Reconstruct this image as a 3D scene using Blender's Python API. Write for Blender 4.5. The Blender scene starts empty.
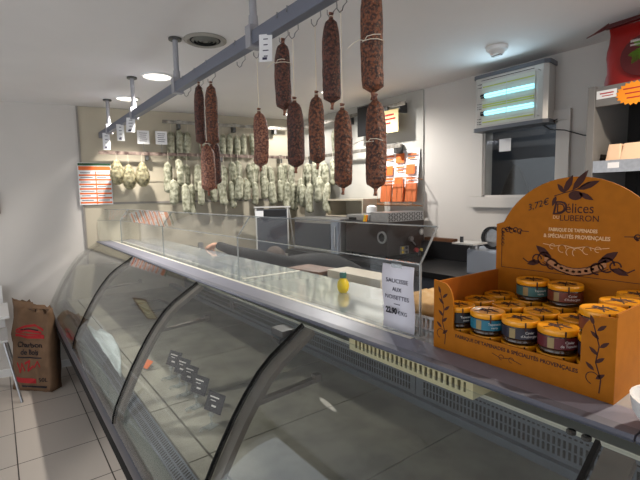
import bpy, bmesh, math, random
from mathutils import Vector, Matrix, noise
random.seed(7)
C = bpy.context.scene.collection
PI = math.pi

# ------------------------------------------------------------------ materials
def lin(c):
    return tuple(((v / 12.92) if v <= .04045 else ((v + .055) / 1.055) ** 2.4) for v in [x / 255 for x in c])

def pbr(name, col, rough=.5, metal=0., var=0., scale=20., bump=0., bscale=None, col2=None, coat=0., spec=.5, emit=None, estr=0.):
    m = bpy.data.materials.new(name); m.use_nodes = True
    n = m.node_tree.nodes; l = m.node_tree.links
    b = n['Principled BSDF']
    c = lin(col)
    b.inputs['Base Color'].default_value = (*c, 1)
    b.inputs['Roughness'].default_value = rough
    b.inputs['Metallic'].default_value = metal
    b.inputs['Coat Weight'].default_value = coat
    b.inputs['Specular IOR Level'].default_value = spec
    if emit:
        b.inputs['Emission Color'].default_value = (*lin(emit), 1); b.inputs['Emission Strength'].default_value = estr
    if var or col2 or bump:
        tc = n.new('ShaderNodeTexCoord')
        nz = n.new('ShaderNodeTexNoise'); nz.inputs['Scale'].default_value = scale; nz.inputs['Detail'].default_value = 5
        l.new(tc.outputs['Object'], nz.inputs['Vector'])
        if var or col2:
            r = n.new('ShaderNodeValToRGB')
            r.color_ramp.elements[0].position = .36; r.color_ramp.elements[1].position = .64
            c2 = lin(col2) if col2 else tuple(min(1, x * (1 + var)) for x in c)
            c1 = c if col2 else tuple(x * (1 - var) for x in c)
            r.color_ramp.elements[0].color = (*c1, 1); r.color_ramp.elements[1].color = (*c2, 1)
            l.new(nz.outputs['Fac'], r.inputs['Fac']); l.new(r.outputs['Color'], b.inputs['Base Color'])
        if bump:
            nb = nz
            if bscale:
                nb = n.new('ShaderNodeTexNoise'); nb.inputs['Scale'].default_value = bscale; nb.inputs['Detail'].default_value = 4
                l.new(tc.outputs['Object'], nb.inputs['Vector'])
            bp = n.new('ShaderNodeBump'); bp.inputs['Strength'].default_value = bump; bp.inputs['Distance'].default_value = .01
            l.new(nb.outputs['Fac'], bp.inputs['Height']); l.new(bp.outputs['Normal'], b.inputs['Normal'])
    return m

def glass(name, tint, rough=.02, base=.03, haze=0.):
    m = bpy.data.materials.new(name); m.use_nodes = True
    n = m.node_tree.nodes; l = m.node_tree.links
    for x in list(n): n.remove(x)
    o = n.new('ShaderNodeOutputMaterial'); tr = n.new('ShaderNodeBsdfTransparent'); gl = n.new('ShaderNodeBsdfGlossy')
    tr.inputs['Color'].default_value = (*tint, 1); gl.inputs['Roughness'].default_value = rough
    lw = n.new('ShaderNodeLayerWeight'); lw.inputs['Blend'].default_value = .5
    p = n.new('ShaderNodeMath'); p.operation = 'POWER'; p.inputs[1].default_value = 4.5
    ma = n.new('ShaderNodeMath'); ma.operation = 'MULTIPLY_ADD'; ma.inputs[1].default_value = 1 - base; ma.inputs[2].default_value = base
    l.new(lw.outputs['Facing'], p.inputs[0]); l.new(p.outputs[0], ma.inputs[0])
    mx = n.new('ShaderNodeMixShader'); l.new(ma.outputs[0], mx.inputs['Fac']); l.new(tr.outputs[0], mx.inputs[1]); l.new(gl.outputs[0], mx.inputs[2])
    last = mx
    if haze:
        d = n.new('ShaderNodeBsdfDiffuse'); d.inputs['Color'].default_value = (.85, .88, .9, 1)
        m2 = n.new('ShaderNodeMixShader'); m2.inputs['Fac'].default_value = haze
        l.new(mx.outputs[0], m2.inputs[1]); l.new(d.outputs[0], m2.inputs[2]); last = m2
    l.new(last.outputs[0], o.inputs['Surface'])
    return m

def tile_mat():
    m = bpy.data.materials.new('floor_tiles'); m.use_nodes = True
    n = m.node_tree.nodes; l = m.node_tree.links; b = n['Principled BSDF']
    g = n.new('ShaderNodeNewGeometry'); mp = n.new('ShaderNodeMapping'); mp.inputs['Location'].default_value = (.008, -4.03 + .449 * 20, 0)
    br = n.new('ShaderNodeTexBrick'); br.offset = 0; br.squash = 1
    br.inputs['Scale'].default_value = 1; br.inputs['Brick Width'].default_value = .443; br.inputs['Row Height'].default_value = .449
    br.inputs['Mortar Size'].default_value = .0035; br.inputs['Mortar Smooth'].default_value = .1; br.inputs['Bias'].default_value = 0
    br.inputs['Color1'].default_value = (*lin((200, 190, 180)), 1); br.inputs['Color2'].default_value = (*lin((193, 184, 175)), 1)
    br.inputs['Mortar'].default_value = (*lin((58, 50, 46)), 1)
    l.new(g.outputs['Position'], mp.inputs['Vector']); l.new(mp.outputs['Vector'], br.inputs['Vector'])
    l.new(br.outputs['Color'], b.inputs['Base Color']); b.inputs['Roughness'].default_value = .38
    return m

M = dict(
    floor=tile_mat(),
    ceil=pbr('ceiling_paint', (226, 223, 222), .9, var=.02, scale=2),
    wall=pbr('white_wall_paint', (207, 202, 197), .8, var=.02, scale=2),
    panel=pbr('beige_wall_panel', (186, 177, 158), .55, var=.03, scale=1.5),
    gpanel=pbr('grey_wall_panel', (186, 184, 178), .55, var=.03, scale=1.5),
    vent=pbr('vent_grey', (150, 146, 138), .6), vent2=pbr('vent_dark', (104, 104, 98), .6),
    trim=pbr('grey_trim', (140, 134, 128), .5),
    white=pbr('white_plastic', (226, 226, 226), .4),
    cream=pbr('cream_plastic', (244, 230, 184), .45),
    steel=pbr('brushed_steel', (178, 178, 180), .32, .85, var=.06, scale=60),
    darksteel=pbr('dark_steel', (92, 92, 92), .4, .7, var=.08, scale=30),
    ribsteel=pbr('rib_steel', (104, 96, 88), .42, .4, var=.05, scale=30),
    deck=pbr('stainless_deck', (150, 146, 134), .4, .15, var=.2, scale=7, bump=.05, bscale=60),
    riser=pbr('riser_steel', (116, 122, 132), .42, .5, var=.05, scale=20),
    slot=pbr('slot_dark', (22, 22, 25), .7),
    alu=pbr('anodised_shelf', (126, 127, 142), .4, .15, var=.03, scale=30),
    top=pbr('glossy_top', (180, 188, 192), .08, .3, coat=.5),
    chrome=pbr('bumper_metal', (84, 86, 96), .3, .6), sill=pbr('sill_grey', (92, 100, 96), .45),
    rubber=pbr('black_rubber', (9, 9, 10), .75, spec=.2),
    rail=pbr('rail_paint', (112, 116, 130), .45, .3),
    postm=pbr('post_metal', (160, 160, 166), .55, .3),
    wire=pbr('hook_wire', (150, 150, 152), .3, .9),
    string=pbr('butcher_string', (226, 216, 198), .9),
    paper=pbr('paper', (228, 226, 236), .8),
    card=pbr('white_card', (232, 232, 234), .7),
    ink=pbr('black_ink', (28, 26, 36), .8),
    violet=pbr('violet_ink', (52, 46, 74), .8),
    kraft=pbr('kraft_card', (168, 100, 18), .6, var=.05, scale=40, spec=.15),
    kraftin=pbr('kraft_card_inside', (150, 80, 20), .6, var=.05, scale=40, spec=.15),
    brown=pbr('brown_ink', (62, 26, 18), .8),
    pale=pbr('pale_ink', (226, 186, 140), .8),
    lid=pbr('gold_lid', (238, 158, 22), .3, .1, coat=.3),
    jarglass=pbr('jar_contents', (58, 36, 18), .12, coat=.6),
    lteal=pbr('teal_label', (24, 108, 132), .45), lblack=pbr('black_label', (24, 22, 28), .4), lnavy=pbr('navy_label', (34, 28, 44), .4),
    lred=pbr('wine_label', (92, 22, 30), .4), lrust=pbr('rust_label', (110, 48, 30), .4), lsage=pbr('sage_label', (60, 104, 104), .4),
    gold=pbr('gold_print', (150, 128, 84), .4), lwhite=pbr('white_print', (220, 214, 208), .6),
    bag=pbr('kraft_bag', (120, 92, 68), .8, var=.12, scale=9, bump=.25, bscale=25),
    redink=pbr('red_ink', (176, 36, 40), .8),
    orange=pbr('orange_print', (232, 112, 44), .6), green=pbr('green_print', (40, 84, 50), .6), dgreen=pbr('leaf_green', (110, 168, 40), .5),
    redbag=pbr('red_foil', (150, 26, 22), .4, var=.12, scale=8, bump=.15, bscale=18), darkred=pbr('dark_red_foil', (84, 16, 20), .4),
    black=pbr('black_board', (20, 20, 22), .35), slate=pbr('slate_panel', (66, 70, 78), .35), offblack=pbr('dark_front', (58, 50, 48), .28, .3),
    unit=pbr('grey_unit', (120, 118, 116), .45, .2), unitin=pbr('unit_inside', (26, 24, 24), .6), beigebox=pbr('beige_tray', (222, 190, 160), .55),
    star=pbr('orange_star', (244, 146, 24), .6), wood=pbr('chopping_wood', (92, 56, 30), .6, var=.2, scale=12),
    bread=pbr('bread_crust', (206, 160, 96), .8, col2=(232, 204, 160), scale=14, bump=.3),
    sleeve=pbr('navy_sweater', (10, 11, 17), .9, var=.1, scale=30), skin=pbr('skin', (214, 160, 132), .55), hair=pbr('brown_hair', (52, 38, 30), .7),
    jeans=pbr('dark_trousers', (34, 36, 44), .9),
    yellow=pbr('yellow_plastic', (236, 206, 30), .35), teal=pbr('green_cap', (24, 92, 84), .4),
    greyplastic=pbr('grey_appliance', (150, 158, 172), .4), silver=pbr('silver_shell', (206, 204, 200), .3, .35),
    killgrey=pbr('killer_grey', (96, 100, 108), .4),
    tube=pbr('uv_tube', (200, 235, 245), .4, emit=(150, 232, 255), estr=1.5),
    tray=pbr('catch_reflector', (214, 218, 206), .35, .1), ylw=pbr('yellow_green_rib', (196, 204, 84), .4),
    lamp=pbr('lamp_diffuser', (255, 250, 240), .5, emit=(255, 246, 230), estr=2.4),
    led=pbr('frosted_ledge', (226, 222, 206), .35),
    sheet=pbr('white_film', (214, 226, 230), .4), clear=glass('clear_plastic', (.9, .92, .92), .05, .06, .12),
    cglass=glass('counter_glass', (.965, .98, .97), .01, .055, .003),
    acryl=glass('guard_acrylic', (.97, .98, .98), .01, .03, .006),
    edge=glass('acrylic_edge', (.62, .66, .66), .08, .15, .22), gedge=pbr('glass_edge', (38, 66, 62), .2),
    winglass=glass('window_glass', (.9, .92, .92), .01, .05),
    redrail=pbr('aged_rail', (58, 38, 34), .6, .2, col2=(146, 128, 118), scale=22), wallrail=pbr('wall_rail_steel', (110, 104, 98), .4, .6, col2=(168, 164, 156), scale=14),
    leaflet=pbr('leaflet_orange', (196, 104, 56), .6), ribbon=pbr('ribbon_tan', (172, 118, 78), .7), nose=pbr('shelf_edge_metal', (104, 106, 118), .5, .2), netc=pbr('net_cord', (150, 140, 104), .9), frame=pbr('window_frame_paint', (206, 201, 196), .5),
    dark=pbr('dark_room', (104, 108, 116), .9), conduit=pbr('cable_black', (30, 30, 32), .6),
    picture=pbr('picture_wood', (128, 84, 46), .5), basketw=pbr('rattan_wire', (176, 120, 72), .5),
    creamsign=pbr('cream_sign', (228, 208, 150), .6), yel=pbr('yellow_tag', (226, 196, 60), .6),
    nozzle=pbr('red_knob', (170, 50, 50), .4),
)
def salami_mat(name, a, b, fleck):
    m = pbr(name, a, .5, col2=b, scale=130, bump=.9, bscale=95)
    n = m.node_tree.nodes; l = m.node_tree.links
    rp = [x for x in n if x.type == 'VALTORGB'][0]; rp.color_ramp.elements[0].position = .42; rp.color_ramp.elements[1].position = .60
    tc = [x for x in n if x.type == 'TEX_COORD'][0]
    v = n.new('ShaderNodeTexVoronoi'); v.inputs['Scale'].default_value = 120; l.new(tc.outputs['Object'], v.inputs['Vector'])
    rr = n.new('ShaderNodeValToRGB'); rr.color_ramp.elements[0].position = .1; rr.color_ramp.elements[1].position = .3
    rr.color_ramp.elements[0].color = (1, 1, 1, 1); rr.color_ramp.elements[1].color = (0, 0, 0, 1)
    l.new(v.outputs['Distance'], rr.inputs['Fac'])
    sc = n.new('ShaderNodeMath'); sc.operation = 'MULTIPLY'; sc.inputs[1].default_value = .4; l.new(rr.outputs['Color'], sc.inputs[0])
    mx = n.new('ShaderNodeMixRGB'); l.new(sc.outputs[0], mx.inputs['Fac']); l.new(rp.outputs['Color'], mx.inputs[1])
    mx.inputs[2].default_value = (*lin(fleck), 1)
    l.new(mx.outputs[0], n['Principled BSDF'].inputs['Base Color'])
    return m
M['sal_dark'] = salami_mat('salami_dark', (40, 17, 13), (100, 54, 40), (150, 104, 78))
M['sal_mid'] = salami_mat('salami_mid', (50, 22, 13), (124, 70, 42), (176, 126, 86))
M['sal_light'] = salami_mat('salami_light', (80, 40, 32), (156, 104, 80), (196, 156, 128))
M['mould'] = pbr('white_mould', (108, 108, 88), .85, col2=(188, 187, 166), scale=24, bump=.5, bscale=60)
M['jesus'] = pbr('netted_casing', (98, 94, 72), .85, col2=(190, 182, 150), scale=30, bump=.5, bscale=40)

# ------------------------------------------------------------------ mesh builder
class MB:
    def __init__(s): s.bm = bmesh.new(); s.mi = 0
    def face(s, vs):
        try:
            f = s.bm.faces.new(vs); f.material_index = s.mi; return f
        except ValueError: return None
    def v(s, p): return s.bm.verts.new(p)
    def box(s, x0, x1, y0, y1, z0, z1):
        v = [s.v((x, y, z)) for z in (z0, z1) for y in (y0, y1) for x in (x0, x1)]
        for q in ((0, 2, 3, 1), (4, 5, 7, 6), (0, 1, 5, 4), (2, 6, 7, 3), (0, 4, 6, 2), (1, 3, 7, 5)): s.face([v[i] for i in q])
        return s
    def obox(s, mat, sx, sy, sz):
        v = [s.v(mat @ Vector((x * sx / 2, y * sy / 2, z * sz / 2))) for z in (-1, 1) for y in (-1, 1) for x in (-1, 1)]
        for q in ((0, 2, 3, 1), (4, 5, 7, 6), (0, 1, 5, 4), (2, 6, 7, 3), (0, 4, 6, 2), (1, 3, 7, 5)): s.face([v[i] for i in q])
        return s
    def rings(s, rs, caps=True, closed=True):
        R = [[s.v(p) for p in r] for r in rs]; n = len(R[0])
        for a, b in zip(R, R[1:]):
            for i in range(n if closed else n - 1):
                j = (i + 1) % n; s.face([a[i], a[j], b[j], b[i]])
        if caps: s.face(R[0][::-1]); s.face(R[-1])
        return s
    def lathe(s, prof, o=(0, 0, 0), n=24, caps=True):
        return s.rings([[(o[0] + r * math.cos(2 * PI * i / n), o[1] + r * math.sin(2 * PI * i / n), o[2] + z) for i in range(n)] for r, z in prof], caps)
    def tube(s, pts, r, n=8, caps=True):
        pts = [Vector(p) for p in pts]; rs = []
        for i, p in enumerate(pts):
            t = (pts[min(i + 1, len(pts) - 1)] - pts[max(i - 1, 0)]).normalized()
            a = t.cross(Vector((0, 0, 1))) if abs(t.z) < .95 else t.cross(Vector((0, 1, 0)))
            a.normalize(); b = a.cross(t); rr = r[i] if isinstance(r, (list, tuple)) else r
            rs.append([p + rr * (math.cos(2 * PI * k / n) * a + math.sin(2 * PI * k / n) * b) for k in range(n)])
        return s.rings(rs, caps)
    def prism(s, pts, o, u, v, depth):
        """2-D outline in the (u,v) plane, given thickness along u x v (towards the back)"""
        o, u, v = Vector(o), Vector(u), Vector(v); n = u.cross(v).normalized()
        f = [s.v(o + u * a + v * b) for a, b in pts]; bk = [s.v(o + u * a + v * b - n * depth) for a, b in pts]
        s.face(f); s.face(bk[::-1]); k = len(pts)
        for i in range(k): s.face([f[i], bk[i], bk[(i + 1) % k], f[(i + 1) % k]])
        return s
    def extrude(s, prof, y0, y1):
        """closed profile of (x,z) drawn out along y"""
        a = [s.v((x, y0, z)) for x, z in prof]; b = [s.v((x, y1, z)) for x, z in prof]; k = len(prof)
        s.face(a); s.face(b[::-1])
        for i in range(k): s.face([a[i], b[i], b[(i + 1) % k], a[(i + 1) % k]])
        return s
    def build(s, name, mats, parent=None, smooth=False, off=None, bevel=0.):
        if not isinstance(mats, (list, tuple)): mats = [mats]
        if off is not None:
            for v in s.bm.verts: v.co -= Vector(off)
        if bevel:
            bmesh.ops.bevel(s.bm, geom=[e for e in s.bm.edges], offset=bevel, segments=2, affect='EDGES', profile=.7)
        bmesh.ops.recalc_face_normals(s.bm, faces=s.bm.faces)
        me = bpy.data.meshes.new(name); s.bm.to_mesh(me); s.bm.free()
        for m in mats: me.materials.append(m)
        if smooth:
            for p in me.polygons: p.use_smooth = True
            if smooth != 'all': me.set_sharp_from_angle(angle=math.radians(40))
        o = bpy.data.objects.new(name, me); C.objects.link(o)
        if parent: o.parent = parent
        return o

def tag(o, label=None, cat=None, group=None, kind=None):
    if label: o['label'] = label
    if cat: o['category'] = cat
    if group: o['group'] = group
    if kind: o['kind'] = kind
    return o
def thing(name, label, cat, loc=(0, 0, 0), rz=0., group=None):
    o = bpy.data.objects.new(name, None); C.objects.link(o); o.empty_display_size = .05
    o.location = loc; o.rotation_euler = (0, 0, rz)
    return tag(o, label, cat, group)
def dup(root, loc, rz=None, label=None, rot=None):
    r = root.copy(); C.objects.link(r); r.location = loc
    if rz is not None: r.rotation_euler = (0, 0, rz)
    if rot is not None: r.rotation_euler = rot
    if label: r['label'] = label
    for ch in list(root.children):
        c = ch.copy(); C.objects.link(c); c.parent = r
        for g in ch.children:
            d = g.copy(); C.objects.link(d); d.parent = c
    return r
def struct(o): o['kind'] = 'structure'; return o

def text_mesh(body, size, width=None, bold=0., shear=0., align='CENTER', space=1.):
    cu = bpy.data.curves.new('t', 'FONT'); cu.body = body; cu.size = size; cu.align_x = align; cu.align_y = 'CENTER'
    cu.extrude = .0002; cu.offset = bold; cu.shear = shear; cu.space_line = space; cu.resolution_u = 3
    o = bpy.data.objects.new('t', cu); C.objects.link(o)
    bpy.context.view_layer.update()
    me = bpy.data.meshes.new_from_object(o.evaluated_get(bpy.context.evaluated_depsgraph_get()))
    bpy.data.objects.remove(o); bpy.data.curves.remove(cu)
    if width:
        xs = [v.co.x for v in me.vertices]; k = width / max(1e-6, max(xs) - min(xs))
        for v in me.vertices: v.co.x *= k
    return me
def put_text(body, size, o, u, v, mat, parent, name='lettering', width=None, rot=0., f=None, **kw):
    me = text_mesh(body, size, width, **kw)
    o, u, v = Vector(o), Vector(u).normalized(), Vector(v).normalized(); n = u.cross(v)
    c, s = math.cos(rot), math.sin(rot)
    for q in me.vertices:
        a, b = q.co.x * c - q.co.y * s, q.co.x * s + q.co.y * c
        q.co = f(a, b, q.co.z) if f else o + u * a + v * b + n * (q.co.z + .0004)
    me.materials.clear(); me.materials.append(mat)
    ob = bpy.data.objects.new(name, me); C.objects.link(ob); ob.parent = parent
    return ob
class Flat:
    """flat printed shapes on a plane"""
    def __init__(s, o, u, v, lift=.0006):
        s.o, s.u, s.v = Vector(o), Vector(u).normalized(), Vector(v).normalized(); s.n = s.u.cross(s.v); s.mb = MB(); s.lift = lift
    def poly(s, pts, k=0, lift=None):
        s.mb.mi = k; d = s.lift if lift is None else lift
        s.mb.prism(pts, s.o + s.n * d, s.u, s.v, d * .8)
        return s
    def rect(s, x0, x1, y0, y1, k=0, lift=None): return s.poly([(x0, y0), (x1, y0), (x1, y1), (x0, y1)], k, lift)
    def leaf(s, x, y, L, W, a, k=0):
        c, sn = math.cos(a), math.sin(a); P = []
        for t, w in ((0, 0), (.25, .42), (.55, .5), (.8, .28), (1, 0), (.8, -.28), (.55, -.5), (.25, -.42)):
            P.append((x + L * t * c - W * w * sn, y + L * t * sn + W * w * c))
        return s.poly(P, k)
    def line(s, pts, w, k=0):
        for (x0, y0), (x1, y1) in zip(pts, pts[1:]):
            d = Vector((x1 - x0, y1 - y0)); 
            if d.length < 1e-6: continue
            p = Vector((-d.y, d.x)).normalized() * w / 2
            s.poly([(x0 - p.x, y0 - p.y), (x1 - p.x, y1 - p.y), (x1 + p.x, y1 + p.y), (x0 + p.x, y0 + p.y)], k)
        return s
    def arc(s, x, y, r, a0, a1, w, k=0, n=10):
        return s.line([(x + r * math.cos(a0 + (a1 - a0) * i / n), y + r * math.sin(a0 + (a1 - a0) * i / n)) for i in range(n + 1)], w, k)
    def disc(s, x, y, r, k=0, n=18, lift=None): return s.poly([(x + r * math.cos(2 * PI * i / n), y + r * math.sin(2 * PI * i / n)) for i in range(n)], k, lift)
    def build(s, name, mats, parent): return s.mb.build(name, mats, parent)

U, V = Vector((0, -1, 0)), Vector((0, 0, 1))          # a face turned towards the shop (-x)
def wallY(x): return 4.8226 - .16934 * x
WU = Vector((1, -.16934, 0)).normalized(); WN = WU.cross(V)   # back wall directions (WN points into the room)
RX = 2.99
ZC = 2.48

# ------------------------------------------------------------------ camera
cam = bpy.data.cameras.new('camera'); co = bpy.data.objects.new('camera', cam); C.objects.link(co)
cam.sensor_width = 36; cam.lens = 434.26 / 640 * 36; cam.clip_start = .05
bx, by, bz = Vector((.801, -.077, .594)), Vector((-.599, -.070, .798)), Vector((-.020, -.995, -.102))
right = Vector((bx.x, by.x, bz.x)).normalized(); fwd = Vector((bx.z, by.z, bz.z)).normalized()
up = right.cross(fwd).normalized(); right = fwd.cross(up)
co.matrix_world = Matrix(((right.x, up.x, -fwd.x, 0), (right.y, up.y, -fwd.y, 0), (right.z, up.z, -fwd.z, 1.6), (0, 0, 0, 1)))
bpy.context.scene.camera = co

# ------------------------------------------------------------------ room
def slab(name, pts, z0, z1, mat):
    mb = MB(); a = [mb.v((x, y, z0)) for x, y in pts]; b = [mb.v((x, y, z1)) for x, y in pts]; k = len(pts)
    mb.face(a[::-1]); mb.face(b)
    for i in range(k): mb.face([a[i], a[(i + 1) % k], b[(i + 1) % k], b[i]])
    return struct(mb.build(name, mat))
LX, FY = -2.6, -2.6
room = [(LX - .1, FY - .1), (RX + .7, FY - .1), (RX + .7, wallY(RX) + .35), (LX - .1, wallY(LX) + .1)]
slab('floor', room, -.1, 0, M['floor']); slab('ceiling', room, ZC, ZC + .1, M['ceil'])
mb = MB()
for x0, x1, z0, z1 in ((LX - .1, RX + .1, 0, ZC),):
    a = [mb.v((x, wallY(x) + d, z0)) for x, d in ((x0, 0), (x1, 0), (x1, .1), (x0, .1))]; b = [mb.v((q.co.x, q.co.y, z1)) for q in a]
    mb.face(a); mb.face(b)
    for i in range(4): mb.face([a[i], a[(i + 1) % 4], b[(i + 1) % 4], b[i]])
struct(mb.build('wall_back', M['wall']))
wy0, wy1, wz0, wz1 = 1.375, 1.915, 1.565, 2.05
mb = MB()
mb.box(RX, RX + .1, wy1, wallY(RX), 0, ZC).box(RX, RX + .1, FY, wy0, 0, ZC).box(RX, RX + .1, wy0, wy1, 0, wz0).box(RX, RX + .1, wy0, wy1, wz1, ZC)
struct(mb.build('wall_right', M['wall']))
mb = MB()   # shop windows and door side (behind and left of the camera)
for a, b in ((FY, -2.2), (-.2, .2), (2.9, 3.0), (4.85, wallY(LX))): mb.box(LX - .1, LX, a, b, 0, ZC)
mb.box(LX - .1, LX, FY, wallY(LX), 2.25, ZC); mb.box(LX - .1, LX, .2, 2.9, 0, .5)
struct(mb.build('wall_left', M['wall']))
mb = MB()
for a, b in ((LX, -2.1), (.0, .4), (2.4, RX + .1)): mb.box(a, b, FY - .1, FY, 0, ZC)
mb.box(LX, RX, FY - .1, FY, 2.25, ZC); mb.box(.4, 2.4, FY - .1, FY, 0, .6)
struct(mb.build('wall_front', M['wall']))
# beige cladding and its edge strip, grey cladding on the right wall
def wquad(x0, x1, z0, z1, t, name, mat):
    mb = MB(); P = []
    for x, d in ((x0, 0), (x1, 0), (x1, t), (x0, t)): P.append(Vector((x, wallY(x), 0)) + WN * d)
    a = [mb.v((p.x, p.y, z0)) for p in P]; b = [mb.v((p.x, p.y, z1)) for p in P]
    mb.face(a); mb.face(b)
    for i in range(4): mb.face([a[i], a[(i + 1) % 4], b[(i + 1) % 4], b[i]])
    return mb.build(name, mat)
struct(wquad(.695, RX - .002, 0, ZC - .002, .012, 'trim_1', M['panel']))
struct(wquad(.678, .695, 0, ZC - .002, .02, 'trim_2', M['trim']))
struct(wquad(.70, RX - .02, 1.775, 1.80, .02, 'trim_3', M['panel']))
struct(wquad(.70, RX - .02, 1.555, 1.575, .022, 'trim_4', M['trim']))
struct(MB().box(RX - .012, RX, 2.495, wallY(RX) - .02, 0, ZC - .002).build('trim_5', M['gpanel']))
struct(wquad(LX, .66, 0, .07, .012, 'baseboard_back', M['white']))
# window to the back room
wf = struct(thing('window_1', None, None, (RX, 1.645, 1.8)))
mb = MB(); o = (RX, 1.645, 1.8)
mb.box(RX - .03, RX - .001, 1.30, 2.02, 1.485, wz0).box(RX - .03, RX - .001, 1.30, 2.02, wz1, 2.12).box(RX - .03, RX - .001, wy1, 2.02, wz0, wz1).box(RX - .03, RX - .001, 1.30, wy0, wz0, wz1)
mb.build('window_frame', M['frame'], wf, off=o, bevel=.003)
mb = MB().box(RX - .018, RX - .002, wy1 - .014, wy1 + .002, wz0, wz1).box(RX - .018, RX - .002, wy0, wy0 + .014, wz0, wz1).box(RX - .018, RX - .002, wy0, wy1, wz0 - .002, wz0 + .012).box(RX - .018, RX - .002, wy0, wy1, wz1 - .012, wz1)
mb.build('sash', M['frame'], wf, off=o)
MB().box(RX - .012, RX - .006, wy0 + .014, wy1 - .014, wz0 + .012, wz1 - .012).build('pane', M['winglass'], wf, off=o)
mb = MB().box(RX + .6, RX + .65, .9, 2.6, 1.1, ZC).box(RX + .1, RX + .6, .85, .9, 1.1, ZC).box(RX + .1, RX + .6, 2.6, 2.65, 1.1, ZC).box(RX + .1, RX + .65, .85, 2.65, 1.05, 1.1)
struct(mb.build('wall_store', M['dark']))
la = bpy.data.lights.new('store_fill', 'POINT'); la.energy = 2.2; la.shadow_soft_size = .05; la.color = (.9, .95, 1)  # fill light without a fitting, added to brighten the back room
lo = bpy.data.objects.new('store_fill', la); C.objects.link(lo); lo.location = (RX + .42, 1.5, 2.38)
# dark pointed hat on the store-room sill behind the window
t = thing('pointed_hat', 'dark pointed hat standing in the back room behind the window', 'hat', (RX + .24, 1.80, 1.101))
MB().box(-.09, .09, -.2, .2, 0, .45).build('stand', M['black'], t)
MB().lathe([(.2, .452), (.19, .46), (.11, .47), (.09, .54), (.05, .64), (.02, .70)], n=20).build('brim_and_crown', M['offblack'], t, True)
t = tag(MB().box(-.001, .0, -.045, .045, -.045, .045).build('paper_note', M['card']), 'small white paper note stuck to the window pane', 'note'); t.location = (RX - .0135, 1.745, 1.935)

# ------------------------------------------------------------------ ceiling fittings
def downlight(x, y, r, label, en=17, colr=(1, .94, .85), cone=118, aim=None):
    t = thing('ceiling_light', label, 'ceiling light', (x, y, ZC), 0, 'round ceiling downlights')
    MB().lathe([(r * .86, -.006), (r * .88, -.012), (r, -.008), (r, -.001), (r * .86, -.001)], n=32, caps=False).build('trim_ring', M['white'], t, True)
    MB().lathe([(.001, -.008), (r * .86, -.006), (r * .86, -.002), (.001, -.002)], n=32).build('diffuser', M['lamp'], t)
    la = bpy.data.lights.new('downlight', 'SPOT'); la.spot_size = math.radians(cone); la.spot_blend = .55; la.shadow_soft_size = .035; la.energy = en * 4; la.color = colr
    lo = bpy.data.objects.new('downlight', la); C.objects.link(lo); lo.location = (x, y, ZC - .03)
    if aim: lo.rotation_euler = (Vector(aim) - lo.location).to_track_quat('-Z', 'Y').to_euler()
downlight(1.01, 3.28, .11, 'round lit downlight nearer the camera, beside the second rail post')
downlight(1.0, 4.12, .10, 'round lit downlight nearest the back wall, behind the rail')
downlight(2.62, 4.0, .09, 'round lit downlight in the far right corner above the hanging sausages', 5, (1, .96, .9), 168)
downlight(2.36, 2.98, .09, 'round lit downlight half hidden behind the right salamis', 20, (1, .96, .9), 168)
for k, (x, y) in enumerate(((1.95, .15), (1.95, -.95))): downlight(x, y, .11, 'warm ceiling downlight behind the camera, ' + ('over the counter end', 'past the counter end', 'over the shop floor')[k], (21, 17)[k], ((1, .86, .7), (1, .86, .7), (1, .95, .87))[k], (165, 165, 120)[k])
downlight(-.3, 2.5, .11, 'round swivel downlight turned towards the counter, outside the photo', 20, (1, .96, .9), 62, (1.0, 2.3, .68))
t = thing('ceiling_vent', 'round grey louvred vent in the ceiling beside the rail', 'vent', (1.017, 2.406, ZC))
MB().lathe([(.085, -.004), (.10, -.014), (.118, -.006), (.118, -.001), (.085, -.001)], n=32, caps=False).build('outer_ring', M['vent'], t, True)
mb = MB()
for r in (.075, .055, .035): mb.lathe([(r - .012, -.014), (r, -.006), (r, -.004), (r - .012, -.012)], n=28, caps=False)
mb.lathe([(.001, -.014), (.016, -.012), (.016, -.004), (.001, -.004)], n=20); mb.build('louvre', M['vent2'], t, True)
MB().lathe([(.001, -.003), (.086, -.003), (.086, -.001), (.001, -.001)], n=28).build('backing', M['slot'], t)
t = thing('smoke_detector', 'small white ceiling detector above the insect killer', 'smoke detector', (2.53, 1.55, ZC))
MB().lathe([(.001, -.05), (.035, -.048), (.045, -.03), (.062, -.022), (.066, -.001), (.001, -.001)], n=24).build('housing', M['white'], t, True)
MB().box(-.012, .012, -.03, .03, -.055, -.049).build('sensor', M['trim'], t)

# ------------------------------------------------------------------ meat rail
RLX, RLZ = .868, 2.215
t = thing('hanging_rail', 'long grey meat rail on posts hanging under the ceiling', 'rail', (RLX, 2.4, RLZ)); o = t.location.copy()
MB().box(RLX - .02, RLX + .02, -.1, 4.655, RLZ - .026, RLZ + .026).build('beam', M['rail'], t, off=o, bevel=.004)
for y in (4.27, 3.41, 2.47, 1.575, .6):
    MB().lathe([(.035, ZC - .012), (.035, ZC - .001)], (RLX, y, 0), 20).build('ceiling_flange', M['darksteel'], t, off=o)
    MB().tube([(RLX, y, RLZ + .026), (RLX, y, ZC - .01)], .0145, 12).build('post', M['postm'], t, True, off=o)
    mb = MB().box(RLX - .028, RLX + .028, y - .02, y + .02, RLZ - .034, RLZ + .05); mb.lathe([(.02, .05), (.018, .09)], (RLX, y, RLZ), 12)
    mb.build('clamp', M['postm'], t, off=o, bevel=.003)
mb = MB()
hookspots = []
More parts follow.
